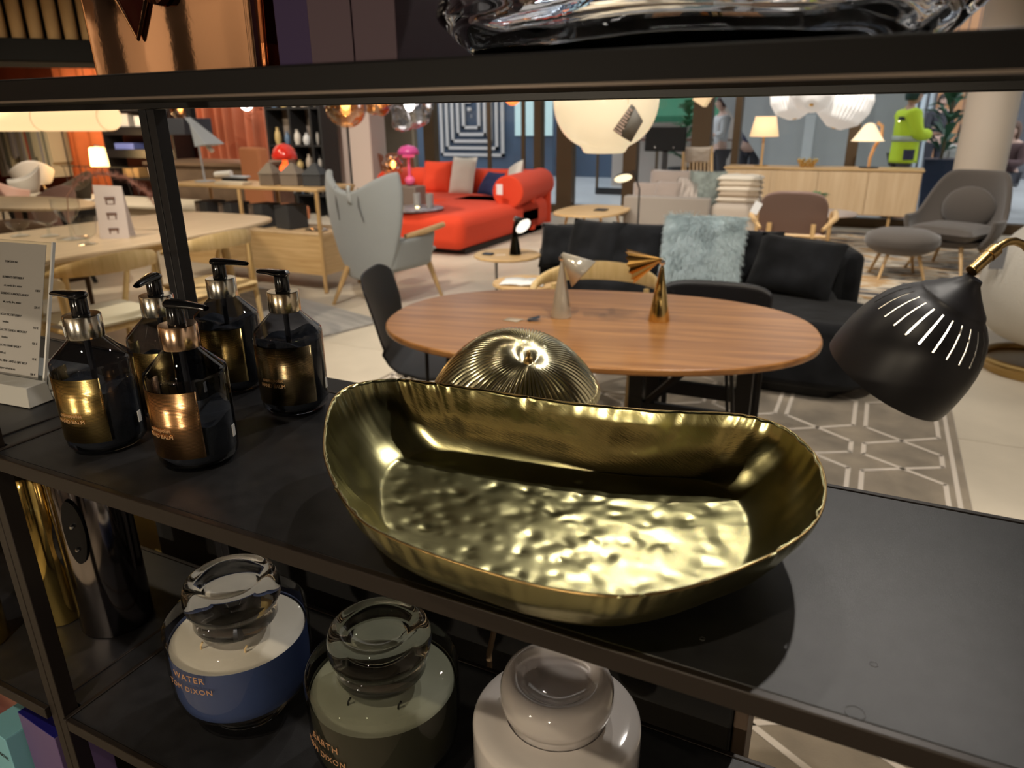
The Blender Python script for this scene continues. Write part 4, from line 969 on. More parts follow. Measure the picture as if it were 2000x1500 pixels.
gl_ = thing('desk_lamp', 'grey wedge-shaped desk lamp at the left of the oak cabinet', 'lamp', (-5.62, 4.95, .8728)); gm = mat('pale_grey_lacquer', (.40, .44, .50), .4)
M().lathe([(0, 0), (.09, 0), (.09, .008), (0, .01)], 32).done('foot', gm, gl_); M().tube([(0, 0, .008), (-.02, 0, .50)], .009, 10).done('stem', gm, gl_)
M().poly([(-.10, -.03, .56), (-.10, .03, .56), (.20, -.11, .33), (.20, .11, .33), (-.06, -.03, .53), (-.06, .03, .53), (.06, -.11, .31), (.06, .11, .31)], [(0, 2, 3, 1), (0, 4, 6, 2), (1, 3, 7, 5), (4, 5, 7, 6), (0, 1, 5, 4), (2, 6, 7, 3)]).done('wedge_shade', gm, gl_, smooth=0, bevel=.004)
M().tube([(.10, 0, .31), (.15, .0, .27)], .02, 12).done('lamp_holder', white_gloss, gl_)
t = thing('flat_lamp', 'low grey horizontal lamp bar with a white end on the oak cabinet', 'lamp', (-5.23, 4.93, .8728)); M().box((0, 0, .055), (.36, .07, .02)).done('bar', gm, t, bevel=.008); M().span((-.12, -.03, 0), (.14, .03, .045)).done('block', black_matt, t, bevel=.004)
M().tube([(-.20, -.02, .068), (.0, -.02, .085)], .026, 14).done('white_roll', white_gloss, t, bevel=.006)
t = thing('book', 'cream covered book lying at the front edge of the oak cabinet top', 'book', (-5.10, 4.79, .8728)); M().span((-.17, -.055, 0), (.17, .055, .022)).done('pages', mat('cream_pages', (.66, .56, .42), .7), t, bevel=.002); M().span((-.172, -.057, .0222), (.172, .057, .025)).done('cover', mat('cream_cover', (.72, .64, .50), .6), t)
# ---------------------------------------------------------------- hanging lamps
def hang(o, z0): M().tube([(0, 0, z0), (0, 0, 3.3 - o.location.z)], .003, 6).done('cord', black_matt, o)
p = fy(1180, 300, 3.4); op = thing('opal_pendant', 'large cream opal glass pendant with a dotted paper tag', 'pendant lamp', (p.x, 3.4, p.z))
rr = .243
prof = [(0, 0), (.093, .002), (.098, .006), (.108, .030), (.118, .036), (.160, .056), (.200, .095), (.228, .145), (rr, .20), (rr + .002, .26), (.236, .31), (.20, .36), (.12, .39), (.05, .40), (0, .40)]
opal = mat('opal_lit_glass', (.86, .76, .60), .25, emit=.62, emitcol=(1, .80, .50), coat=.4)
M().lathe(prof, 64).done('opal_shade', opal, op, smooth=50, sub=1); hang(op, .39)
M().lathe([(0, .39), (.03, .39), (.03, .45), (0, .46)], 20).done('cap', gold, op)
d_ = (Vector((0, 0, p.z)) - Vector((p.x, 3.4, p.z))); q = fy(1225, 240, 3.18) - Vector(op.location)
tm = T(*q) @ rmat('Z', R(-18)) @ rmat('Y', R(28))
M(tm).poly([(-.052, 0, -.062), (.0, 0, -.062), (.006, 0, .072), (-.020, 0, .075)], [(0, 1, 2, 3)]).done('tag_front', mat('tag_grey', (.13, .12, .10), .6), op, solid=.002)
M(tm).poly([(.0, -.002, -.062), (.052, .012, -.062), (.062, .012, .040), (.006, -.002, .072)], [(0, 1, 2, 3)]).done('tag_back', mat('tag_grey2', (.20, .19, .17), .6), op, solid=.002)
m = M(tm)
for j in range(9):
    for i in range(5):
        x = -.046 + .0105 * i + (.005 if j % 2 else 0); z = -.054 + j * .0135
        if x > .0 - .001 or x < -.050 + (z + .062) * .25: continue
        m.lathe([(0, 0), (.0050, 0), (.0050, .0008), (0, .0008)], 6, m=T(x, -.003, z) @ rmat('X', PI / 2))
m.done('tag_dots', mat('tag_pink', (.80, .62, .54), .6), op)
M().tube([q + Vector((0, 0, .075)), q + Vector((-.005, .02, .20))], .0012, 5).done('tag_string', mat('string', (.6, .5, .35), .8), op)

def globe(label, px, py, y, r, m, inner, e_m=None, cordz=True, lump=.0, capm=None):
    p = fy(px, py, y); t = thing('globe_lamp', label, 'pendant lamp', (p.x, p.y, p.z), 0)
    def f(u, v):
        a, b_ = 2 * PI * u, PI * v; d = Vector((math.sin(b_) * math.cos(a), math.sin(b_) * math.sin(a), math.cos(b_)))
        k = 1 + lump * noise.noise(d * 1.8 + Vector((px, 0, 0))); return d * (r * k)
    M().grid(f, 32, 20, cu=True).done('globe', m, t, smooth=180, weld=True)
    M().ball((0, 0, r * .2), (r * .25, r * .25, r * .38), 12, 8).done('light_bulb', inner, t)
    M().lathe([(0, -r * .98), (r * .3, -r * .93), (r * .3, -r * .80), (0, -r * .72)], 18).done('end_cap', white_matt, t) if capm else None
    if cordz: hang(t, r * .9)
    return t
cg = mat('copper_mirror_glass', (.75, .38, .16), .06, .9, trans=.3); sg = thin_glass('silver_glass', (.62, .62, .66), .45)
glow = mat('amber_glow', (1, .6, .25), emit=9, emitcol=(1, .62, .28)); glow_w = mat('white_glow', (1, .9, .8), emit=9, emitcol=(1, .93, .86)); amber_glass = thin_glass('amber_glass', (.80, .48, .22), .5)
g1 = globe('copper mirrored globe lamp on a black pole, left of the clear one', 675, 208, 6.2, .205, amber_glass, glow, cordz=False, capm=1)
M().tube([(0, 0, -.2), (0, 0, -g1.location.z + .02)], .012, 10).done('pole', black_matt, g1); M().lathe([(0, -g1.location.z), (.16, -g1.location.z), (.16, -g1.location.z + .02), (0, -g1.location.z + .02)], 30).done('foot', black_matt, g1)
globe('wobbly clear silvered globe pendant above the red sofa corner', 800, 210, 6.4, .215, sg, glow_w, lump=.35)
globe('small copper globe pendant between the two large globes', 738, 190, 7.4, .20, amber_glass, glow, lump=.2)
globe('smoked clear globe pendant above the top shelf edge', 822, 112, 7.0, .16, thin_glass('smoke_globe', (.3, .3, .32), .4), chrome, lump=.2)
globe('small amber globe lamp glowing at the left of the brown curtain', 352, 214, 8.0, .14, amber_glass, glow)
globe('orange globe pendant in front of the mural glass', 1001, 190, 7.6, .085, mat('orange_glass_lit', (.9, .2, .05), .2, emit=1.2, emitcol=(1, .25, .05)), glow)
g2 = globe('small golden bubble glass table lamp behind the wing chair', 768, 325, 7.45, .12, amber_glass, glow, cordz=False, lump=.35, capm=1)
M().tube([(0, 0, -.11), (0, 0, -.22)], .02, 10).done('stem', chrome, g2)
tb = thing('lamp_plinth', 'grey plinth hidden behind the wing chair carrying two small lamps', 'plinth', (g2.location.x + .12, g2.location.y + .05, 0)); M().span((-.22, -.12, 0), (.22, .12, g2.location.z - .225)).done('plinth_body', mat('taupe_ceramic', (.18, .145, .115)), tb, bevel=.01)
p = fy(800, 345, 7.5); pk_ = thing('pink_lamp', 'small pink mushroom lamp beside the golden bubble lamp', 'lamp', (p.x, p.y, g2.location.z - .223)); pinkm = mat('pink_lacquer2', (.80, .12, .28), .25, coat=.5)
M().ball((0, 0, .06), .06, 18, 12).done('ball_foot', pinkm, pk_); M().tube([(0, 0, .1), (0, 0, .33)], [.014, .02], 10).done('stem', pinkm, pk_)
M().lathe([(.075, .33), (.06, .36), (.04, .37), (0, .37)], 24).done('inner_shade', mat('hot_pink', (.9, .12, .25), .4, emit=.6), pk_, solid=.003)
M().lathe([(.13, .36), (.12, .41), (.08, .45), (0, .47)], 30).done('dome', mat('magenta_lacquer', (.55, .06, .25), .2, coat=.5), pk_, solid=.003)

# three pleated white pendants
plm = mat('pleated_white_shade', (.80, .79, .77), .6, emit=.22, emitcol=(1, .96, .92))
def pleat(label, px, py, y, r, h, ax_, s0=1.):
    p = fy(px, py, y); t = thing('pleated_pendant', label, 'pendant lamp', (p.x, p.y, p.z), 0, 'white pleated pendants above the sideboard')
    pr_ = [(.10, 0), (.28, .0), (.80, .18), (1.0, .45), (1.0, .72), (.80, .95), (.3, 1.0)]
    def f(u, v):
        q = v * (len(pr_) - 1); i = min(int(q), len(pr_) - 2); e = q - i; rr_, z = (pr_[i][k] * (1 - e) + pr_[i + 1][k] * e for k in (0, 1))
        a = 2 * PI * u; k = r * rr_ * (1 + .03 * math.cos(40 * a)); return align(ax_) @ Vector((k * math.cos(a), k * math.sin(a), z * h))
    M().grid(f, 264, 24, cu=True).done('pleated_shade', plm, t, smooth=50)
    q = align(ax_) @ Vector((0, 0, h)); M().tube([q, (q.x * .3, q.y * .3, 3.3 - p.z)], .003, 6).done('cord', white_matt, t)
    M(align(ax_)).ball((0, 0, .01), (r * .14, r * .14, r * .08), 12, 8).done('end_button', gold, t)
    return t
pleat('left white pleated pendant of the cluster above the sideboard', 1552, 232, 7.6, .20, .36, (-.18, .15, 1))
pleat('right and largest white pleated pendant of the cluster', 1628, 250, 7.5, .225, .42, (.30, .1, 1))
pleat('middle white pleated pendant with a brass button, facing forward', 1585, 205, 7.2, .19, .34, (-.05, .75, .75))
p = fy(1372, 190, 6.0); t = thing('paper_shade_lamp', 'tilted cream square lamp shade peeking under the top shelf', 'pendant lamp', p)
M(rmat('Y', R(32))).span((-.05, -.05, -.05), (.06, .05, .10)).done('shade', mat('lit_cream', (.9, .65, .38), .6, emit=.5, emitcol=(1, .72, .4)), t, bevel=.01); hang(t, .1)
p = fy(1217, 348, 6.4); dl = thing('disc_lamp', 'small tilted disc reading lamp glowing in front of a bronze mullion', 'lamp', (p.x, p.y, 0))
Q = T(0, 0, p.z) @ align((.30, -.40, -.85)); M(Q).lathe([(0, -.02), (.070, -.016), (.083, .0)], 36).done('shade', black_satin, dl, solid=.002); M(Q).lathe([(0, .001), (.079, .001)], 36).done('lit_disc', mat('lit_disc', (1, .9, .65), emit=1.1, emitcol=(1, .85, .55)), dl)
M().tube([(0, .04, p.z), (.06, .10, p.z + .06), (.12, .12, p.z - .1), (.12, .12, .01)], .008, 8).done('stem', black_matt, dl); M().lathe([(0, 0), (.12, 0), (.12, .015), (0, .015)], 28, m=T(.12, .12)).done('foot', black_matt, dl)

# ---------------------------------------------------------------- sideboard and lamps
sb = thing('sideboard', 'long pale oak sideboard on thin legs in front of the shop glass', 'sideboard', (-.68, 10.1, 0))
M().span((-1.12, -.20, .24), (1.12, .22, .76)).done('carcass', light_oak, sb, bevel=.003)
M().span((-1.14, -.23, .76), (1.14, .25, .785)).done('top_board', oak, sb, bevel=.004)
for k in range(4): M().span((-1.11 + .557 * k, -.222, .25), (-1.115 + .557 * (k + 1), -.202, .75)).done('door', light_oak, sb, bevel=.003)
for x in (-.95, .85):
    for y in (-.15, .17): M().span((x - .015, y - .015, 0), (x + .015, y + .015, .24)).done('leg', oak_z, sb, bevel=.003)
litshade = mat('lit_linen_shade', (.85, .62, .36), .7, emit=.75, emitcol=(1, .66, .34))
t = thing('table_lamp', 'table lamp with a tapered linen shade on the left of the sideboard', 'lamp', (-1.40, 10.12, .7858))
M().lathe([(0, 0), (.09, 0), (.09, .012), (0, .015)], 32).done('foot', gold, t); M().tube([(0, 0, .01), (0, 0, .38)], [.016, .013], 12).done('stem', oak_z, t)
M().lathe([(.175, .36), (.125, .60)], 44).done('shade', litshade, t, solid=.003, smooth=180); M().ball((0, 0, .44), .03, 12, 8).done('light_bulb', glow_w, t)
t = thing('bent_lamp', 'curved wooden lamp with a small cone shade at the right of the sideboard', 'lamp', (-.14, 10.10, .7858))
M().lathe([(0, 0), (.11, 0), (.11, .012), (0, .014)], 36).done('foot', black_matt, t); M().tube([(0, 0, .01), (.0, 0, .12), (.03, 0, .24), (.09, 0, .36), (.08, 0, .48), (.02, 0, .52)], .019, 12).done('bent_stem', mat('orange_wood', (.66, .34, .13), .45), t)
M(T(-.055, 0, .31)).lathe([(.185, 0), (.165, .02), (.055, .185), (.03, .20), (0, .205)], 40).done('cone_shade', mat('lit_cream_shade', (.88, .72, .5), .6, emit=.8, emitcol=(1, .76, .46)), t, solid=.003, smooth=60); M().ball((-.05, 0, .38), .03, 12, 8).done('light_bulb', glow_w, t)
t = thing('bead_bowl', 'small openwork gold bead bowl in the middle of the sideboard', 'bowl', (-.84, 10.06, .7858))
for k in range(3):
    for j in range(9): a = 2 * PI * (j + .5 * (k % 2)) / 9; M().ball(((.07 + .018 * k) * math.cos(a), (.07 + .018 * k) * math.sin(a), .022 + .030 * k), .022, 8, 6).done('bead', gold, t)

# ---------------------------------------------------------------- beige day bed sofa with pillows and blankets
bs = thing('beige_sofa', 'low greige box sofa piled with cushions, behind the black velvet sofa', 'sofa', (-2.15, 8.55, 0)); bg_ = mat('greige_fabric', (.26, .225, .19), .9, bump=.2, bscale=300, sheen=.2); bl_ = mat('light_beige_fabric', (.46, .39, .32), .9, bump=.2, bscale=300)
M().span((-.55, -.08, .10), (.46, .06, .52)).done('back_panel', bg_, bs, bevel=.02); M().span((-.55, .0, .10), (-.43, .85, .50)).done('arm', bg_, bs, bevel=.03)
M().span((-.50, .02, .08), (1.0, .90, .33)).done('seat', bl_, bs, bevel=.05, seg=4); M().span((.46, .0, .25), (1.0, .75, .46)).done('seat_cushion', bl_, bs, bevel=.07, seg=5)
for x in (-.45, .9):
    for y in (.05, .75): M().tube([(x, y, 0), (x, y, .1)], .02, 8).done('leg', oak_z, bs)
tau = mat('taupe_velour', (.27, .215, .18), .85, sheen=.5, bump=.2, bscale=200)
cushion('round_cushion', 'leftmost taupe cushion with tan edge on the greige sofa', 'cushion', (-2.50, 8.78, .52), .36, .30, .16, tau, R(62), R(12), group='cushions on the greige sofa')
cushion('round_cushion', 'second taupe cushion from the left on the greige sofa', 'cushion', (-2.25, 8.76, .53), .34, .32, .15, tau, R(60), R(-6), group='cushions on the greige sofa')
cushion('striped_cushion', 'striped taupe and cream cushion leaning between taupe and fur cushions', 'cushion', (-2.02, 8.80, .56), .40, .36, .14, mat('striped_fabric', (.34, .29, .25), .9, var=.6, vscale=9, stretch=(5, .4, 1)), R(60), R(-20), group='cushions on the greige sofa')
cushion('taupe_cushion', 'tall taupe cushion at the back of the pile on the greige sofa', 'cushion', (-2.28, 9.05, .60), .60, .40, .18, tau, R(66), R(-4), group='cushions on the greige sofa')
fur_cushion('fur_cushion', 'grey-green fur cushion topping the pile on the greige sofa', (-1.80, 8.82, .60), .42, .42, R(66), R(8), mat('grey_green_fur', (.27, .30, .27), .9, var=.2, vscale=10), 2600, .035, 9)
bk = thing('folded_blanket', 'stack of cream and taupe striped folded blankets on the greige sofa', 'blanket', (-1.42, 8.80, .462), R(4))
for k, c in enumerate(((.60, .52, .42), (.42, .33, .24), (.66, .58, .47), (.55, .46, .35), (.66, .60, .50))):
    M().pillow(.50 - .02 * (k % 2), .36, .075, T(.01 * (k % 2), 0, .035 + .058 * k), puff=.16, crease=.012, seed=k).done('fold', mat('blanket_%d' % k, c, .95, bump=.3, bscale=120), bk, weld=True)
t = thing('low_oak_table', 'low oak table at the left end of the greige sofa', 'table', (-2.95, 8.1, 0)); M().prism(superellipse(.38, .55, 3), .36, .385).done('tabletop', oak, t, bevel=.004)
for x in (-.25, .25):
    for y in (-.35, .35): M().tube([(x * .8, y * .8, .36), (x, y, 0)], .016, 8).done('leg', oak_z, t)
M().span((.05, -.1, .386), (.18, .05, .40)).done('inlaid_tray', black_matt, t)

# ---------------------------------------------------------------- taupe leather chair
tc_ = thing('taupe_chair', 'taupe leather lounge chair with oak frame, seen from behind', 'chair', (-.68, 7.35, 0), R(4)); tl = mat('taupe_leather', (.20, .125, .10), .55)
M().grid(lambda u, v: ((u - .5) * .60 * (1 - .16 * max(0, (v - .6) / .4) ** 2.2), -.12 - .16 * v + .05 * (2 * u - 1) ** 2, .33 + .43 * v - .05 * abs(2 * u - 1) ** 4 * max(0, (v - .6) / .4)), 16, 16).done('back_shell', tl, tc_, smooth=180, solid=.035, sub=1)
M().pillow(.58, .56, .10, T(0, .14, .36), puff=.3, crease=.002).done('seat', mat('pale_pink_leather', (.55, .40, .34), .6), tc_, weld=True)
for sx in (-1, 1):
    M().tube([(sx * .20, -.30, 0), (sx * .19, -.26, .30), (sx * .19, -.235, .47)], .022, 10).done('leg', oak_z, tc_); M().tube([(sx * .33, .38, 0), (sx * .34, .36, .50)], .020, 10).done('leg', oak_z, tc_)
    M().tube([(sx * .27, -.24, .42), (sx * .37, -.02, .50), (sx * .37, .26, .525), (sx * .34, .40, .50)], [.016, .030, .026, .018], 10).done('armrest', oak_y, tc_)
M().tube([(-.3, -.25, .36), (.3, -.25, .36)], .018, 10).done('back_rail', oak, tc_)
t = thing('price_tag', 'white paper tag hanging from the left of the taupe chair', 'tag', (-.985, 7.12, .60)); M(rmat('Y', R(24))).span((-.035, -.002, -.06), (.035, .002, .05)).done('card', white_matt, t); M().tube([(0, 0, .05), (.03, .02, .12)], .001, 5).done('string', white_matt, t)
t = thing('side_table', 'round pale pink side table to the right of the taupe chair', 'table', (-.50, 8.6, 0)); M().lathe([(0, .39), (.34, .39), (.35, .40), (.34, .412), (0, .412)], 48).done('tabletop', mat('pale_pink_top', (.66, .54, .47), .5), t); M().tube([(0, 0, 0), (0, 0, .39)], .03, 12).done('stem', white_matt, t); M().lathe([(0, 0), (.2, 0), (.2, .012), (0, .015)], 32).done('foot', white_matt, t)
pl_ = thing('potted_plant', 'small green and white leafed plant behind the taupe chair', 'plant', (-.60, 8.70, .413)); M().lathe([(0, 0), (.05, 0), (.065, .11), (.058, .11), (.045, .02), (0, .02)], 24).done('pot', white_gloss, pl_)
leafm = mat('plant_leaf', (.10, .26, .10), .5, var=.6, vscale=8); rn = random.Random(5)
def leaf(parent, base, d, L, wd, m_, name='leaf'):
    d = Vector(d).normalized(); s_ = d.cross(Vector((0, 0, 1))).normalized() * wd; b0 = Vector(base); mid = b0 + d * L * .55 + Vector((0, 0, L * .10)); tip = b0 + d * L + Vector((0, 0, -L * .18))
    M().poly([b0, mid - s_, mid + Vector((0, 0, -wd * .4)), mid + s_, tip], [(0, 1, 2), (0, 2, 3), (1, 4, 2), (2, 4, 3)]).done(name, m_, parent, smooth=180)
for k in range(22):
    a = rn.uniform(0, 2 * PI); e = rn.uniform(.2, 1.2); leaf(pl_, (0, 0, .10), (math.cos(a), math.sin(a), e), rn.uniform(.10, .20), .035, leafm)

# ---------------------------------------------------------------- grey lounge chair and footstool
gf = mat('grey_brown_felt', (.080, .066, .055), .9, sheen=.35, bump=.15, bscale=300)
lc = thing('lounge_chair', 'grey-brown padded lounge chair with round back cushion by the column', 'chair', (.70, 7.95, 0), R(152))
def shellf(u, v):
    a = R(-18) + R(216) * u; b_ = math.sin(u * PI)
    kk = min(1, max(0, (b_ - .42) / .48)); top = .50 + .40 * kk * kk * (3 - 2 * kk); z = .24 + (top - .24) * v; r = .27 + .10 * v + .03 * math.sin(v * PI)
    return (r * 1.08 * math.cos(a), -r * 1.0 * math.sin(a) * (1 + .16 * v * b_) + .06, z)
M().grid(shellf, 36, 12).done('shell', gf, lc, smooth=180, solid=.045, sub=1)
M().lathe([(0, .22), (.22, .23), (.30, .28), (.31, .30)], 36).done('seat_base', gf, lc, smooth=60); M().pillow(.60, .58, .15, T(0, .06, .37), puff=.4, crease=.002).done('seat_cushion', gf, lc, weld=True)
M().ball((0, -.19, .56), (.235, .085, .20), 24, 14).done('back_cushion', gf, lc)
for sx in (-1, 1):
    M().tube([(sx * .16, -.15, .26), (sx * .26, -.27, 0)], [.020, .012], 10).done('leg', oak_z, lc); M().tube([(sx * .16, .18, .26), (sx * .26, .30, 0)], [.020, .012], 10).done('leg', oak_z, lc)
fs = thing('footstool', 'round grey-brown padded footstool on oak legs beside the lounge chair', 'footstool', (.26, 7.35, 0), R(12))
M().lathe([(0, .22), (.20, .23), (.28, .275), (.305, .325), (.303, .34), (.306, .348), (.295, .39), (.21, .43), (0, .45)], 48).done('cushion', gf, fs, smooth=60)
for k in range(4): a = R(45 + 90 * k); M().tube([(.15 * math.cos(a), .15 * math.sin(a), .30), (.27 * math.cos(a), .27 * math.sin(a), 0)], [.018, .011], 10).done('leg', oak_z, fs)
cr_ = thing('cream_chair', 'cream upholstered rounded lounge chair at the right edge', 'chair', (.97, 4.85, .0), R(25)); cr_.scale = (1.08, 1.08, 1.06); cf = mat('cream_boucle', (.66, .62, .54), .9, bump=.5, bscale=120, sheen=.3)
def cshell(u, v):
    a = 2 * PI * u; b_ = PI * (.10 + .84 * v); return (.36 * math.sin(b_) ** .8 * math.cos(a), .36 * math.sin(b_) ** .8 * math.sin(a) * (1 if math.sin(a) < 0 else .9), .50 + .36 * math.cos(b_) - .14 * (math.sin(a) > 0) * max(0, math.sin(a)) * (1 - v) * 1.6)
M().grid(cshell, 32, 18, cu=True).done('shell', cf, cr_, smooth=180, sub=1); M().pillow(.5, .5, .14, T(0, .08, .58), puff=.4).done('seat_cushion', cf, cr_, weld=True)
M().tube([(.26 * math.cos(a), .26 * math.sin(a), .06 if k % 2 else .06) for k, a in enumerate([2 * PI * j / 24 for j in range(24)])], .022, 10, closed=True).done('swivel_ring', aged_brass, cr_); M().tube([(0, 0, .05), (0, 0, .2)], .05, 14).done('swivel_post', aged_brass, cr_); M().lathe([(0, 0), (.25, 0), (.25, .05), (0, .05)], 36).done('swivel_base', aged_brass, cr_)
M().span((-.43, -.10, .58), (-.36, -.095, .72)).done('fabric_tag', mat('grey_tag', (.2, .2, .21), .7), cr_)

# tv stand and slatted chair near the glass
tv = thing('screen_stand', 'black screen seen from behind on a black pole, beside the opal pendant', 'screen', (-2.72, 9.5, 0))
p0 = fy(1262, 248, 9.5); p1 = fy(1338, 296, 9.5); M().span((p0.x - tv.location.x, -.03, p1.z), (p1.x - tv.location.x, .03, p0.z)).done('screen_back', mat('soot_black', (.008, .008, .008), .7, spec=.2), tv, bevel=.01)
xm = (p0.x + p1.x) / 2 - tv.location.x; M().span((xm - .03, .0, .02), (xm + .03, .05, p1.z + .1)).done('pole', black_matt, tv); M().span((xm - .18, -.14, 0), (xm + .18, .16, .02)).done('foot', black_matt, tv, bevel=.005)
for dx, dz in ((.12, .05), (-.12, .05), (.17, .3)): M().ball((xm + dx, -.034, p1.z + dz), .012, 10, 6).done('knob', steel, tv)
lr = thing('slatted_chair', 'high-backed oak slatted chair with beige headrest by the glass wall', 'chair', (-2.14, 9.85, 0), R(200))
for sx in (-1, 1): M().tube([(sx * .20, .10, 0), (sx * .19, -.02, .5), (sx * .18, -.24, 1.02)], .020, 10).done('leg', oak_z, lr); M().tube([(sx * .22, .45, 0), (sx * .22, .42, .40)], .018, 10).done('leg', oak_z, lr); M().tube([(sx * .22, .44, .55), (sx * .2, -.02, .56)], .016, 8).done('armrest', oak_y, lr)
for k in range(7): x = -.15 + .05 * k; M().tube([(x, -.02, .42), (x * .95, -.22, .96)], .008, 6).done('slat', oak_z, lr)
M().pillow(.44, .46, .08, T(0, .2, .42), puff=.3).done('seat_cushion', bl_, lr, weld=True); M().pillow(.34, .22, .09, T(0, -.17, .92) @ rmat('X', R(68)), puff=.4).done('headrest', bl_, lr, weld=True)

# ---------------------------------------------------------------- left side: long table and oak chairs
lt = thing('long_table', 'long pale oak dining table with rounded corners on the left', 'table', (-4.36, 2.55, 0))
M().prism(superellipse(.60, 1.52, 5), .712, .740).done('tabletop', pale_oak, lt, bevel=.010, seg=3)
for x in (-.42, .38):
    for y in (-1.1, 1.1): M().tube([(x, y, 0), (x * .92, y * .95, .712)], [.022, .032], 12).done('leg', chair_oak, lt)
M().span((-.4, -1.0, .64), (-.37, 1.0, .71)).done('apron', chair_oak, lt); M().span((.34, -1.0, .64), (.37, 1.0, .71)).done('apron', chair_oak, lt)
cs = mat('pale_cream_leather', (.66, .62, .48), .5)
wood_chair('oak_armchair', 'oak round-back chair with cream seat behind the foremost pump bottles', (-3.66, 2.42, 0), R(-96), chair_oak, cs)
wood_chair('oak_armchair', 'oak round-back chair with tan seat right of the black post', (-3.72, 3.17, 0), R(-92), chair_oak, mat('tan_papercord', (.62, .45, .22), .7))
wood_chair('oak_armchair', 'oak chair with orange seat partly behind the price sign', (-3.42, 1.74, 0), R(-100), chair_oak, mat('orange_leather', (.66, .42, .16), .5))
wood_chair('dark_armchair', 'dark walnut armchair on the far side of the long table', (-5.05, 2.9, 0), R(88), mat('dark_walnut', (.12, .07, .04), .5), mat('navy_seat', (.03, .035, .06), .7))
sd = thing('menu_card', 'white folded leaflet with three small drawings on the long table', 'leaflet', (-4.08, 2.86, .7405), R(32)); 
M().poly([(-.085, 0, 0), (.085, 0, 0), (.075, .05, .30), (-.088, .05, .31), (-.085, .10, 0), (.085, .10, 0)], [(0, 1, 2, 3), (3, 2, 5, 4)]).done('folded_card', mat('pinkish_paper', (.62, .54, .50), .7), sd, solid=.002, smooth=0)
for k in range(3):
    z = .05 + k * .09; M(T(0, -.004 + z * .155, z)).span((-.03, 0, 0), (.03, .002, .012)).done('printed_motif', mat('brown_print', (.20, .12, .10), .7), sd)
    for dx in (-.026, .018): M(T(0, -.004 + z * .155, z)).span((dx, 0, -.028), (dx + .008, .002, .0)).done('printed_motif', mat('brown_print', (.2, .1, .1)), sd)
    M(T(0, -.004 + z * .155, z)).span((-.026, 0, -.033), (.026, .002, -.028)).done('printed_motif', mat('brown_print', (.2, .1, .1)), sd)
gr = thing('dried_grass', 'arching dried pink pampas stem in a glass on the long table', 'plant', fz(142, 468, .7405)); rn = random.Random(8)
M().lathe([(0, .004), (.085, .004), (.09, .01), (.012, .018), (.009, .03), (.009, .10), (.05, .14), (.075, .19), (.075, .24)], 36).done('glass_vase', clear_glass, gr, smooth=50)
st_ = [(.0, 0, .1), (-.01, .03, .25), (.02, .10, .34), (.09, .20, .37), (.17, .30, .34), (.23, .38, .25), (.26, .42, .14)]
M().tube(st_, .003, 6).done('stem', mat('dry_stem', (.32, .16, .11), .8), gr)
vs2, fs2 = [], []
for k in range(900):
    q = rn.uniform(1.5, 5.9); i = int(q); p = Vector(st_[i]).lerp(Vector(st_[min(i + 1, 6)]), q - i); d = Vector((rn.uniform(-1, 1), rn.uniform(-1, 1), rn.uniform(-.6, 1))).normalized() * rn.uniform(.02, .055); s_ = Vector((.0010, .0010, 0)); b0 = len(vs2)
    vs2 += [p - s_, p + s_, p + d]; fs2 += [(b0, b0 + 1, b0 + 2)]
me = bpy.data.meshes.new('plume'); me.from_pydata([tuple(a) for a in vs2], [], fs2); me.materials.append(mat('pink_plume', (.36, .17, .13), .8)); o = bpy.data.objects.new('plume', me); C.objects.link(o); o.parent = gr; o['kind'] = 'stuff'
for k, (x, y, lb) in enumerate(((*fz(172, 478, .7405).xy, 'wide-footed clear glass to the right of the dried grass vase'), (*fz(98, 462, .7405).xy, 'clear stemmed glass bowl to the left of the dried grass vase'), (*fz(40, 462, .7405).xy, 'low clear glass dish just above the price sign'))):
    t = thing('glass_vessel', lb, 'glass', (x, y, .7405)); M().lathe([(0, .003), (.05, .003), (.055, .008), (.010, .018), (.010, .07 if k == 1 else .03), (.055, .09 if k == 1 else .06), (.07, .16 if k < 2 else .09)], 32).done('body', clear_glass, t, smooth=50)
# shell chairs, second table and small things further left
def armshell(label, loc, rz, m, lm):
    t = thing('shell_armchair', label, 'chair', loc, rz, 'shell armchairs')
    def f(u, v):
        a = R(-30) + R(240) * u; b_ = math.sin(u * PI); top = .62 + .20 * b_ ** 3; z = .42 + (top - .42) * v; r = .20 + .10 * v ** .6
        return (r * 1.1 * math.cos(a), -r * math.sin(a) + .02, z)
    M().grid(f, 30, 8).done('shell', m, t, smooth=180, solid=.012, sub=1); M().lathe([(0, .415), (.15, .418), (.21, .44)], 30).done('seat', m, t, solid=.01, smooth=180)
    for sx in (-1, 1):
        for sy in (-1, 1): M().tube([(sx * .12, sy * .12, .41), (sx * .24, sy * .24, 0)], [.014, .010], 8).done('leg', lm, t)
    return t
whp = mat('white_shell', (.60, .58, .56), .45); pkp = mat('dusty_pink_shell', (.42, .26, .22), .5)
p = fz(45, 375, .45); armshell('pale grey shell armchair at the far left under the long lamp', (p.x, p.y, 0), R(150), whp, oak_z)
p = fz(130, 350, .45); armshell('white shell armchair in front of the red wall', (p.x + .2, p.y - .7, 0), R(60), whp, oak_z)
p = fz(85, 400, .62); armshell('dusty pink shell armchair beside the second oak table', (p.x, p.y, 0), R(100), pkp, black_matt)
p = fz(5, 375, .62); armshell('dusty pink shell armchair cut by the left picture edge', (p.x, p.y, 0), R(-60), pkp, black_matt)
p = fz(50, 390, .60); armshell('dark brown shell armchair behind the second oak table', (p.x - .6, p.y + .9, 0), R(170), mat('dark_brown_shell', (.05, .035, .02), .6), black_matt)
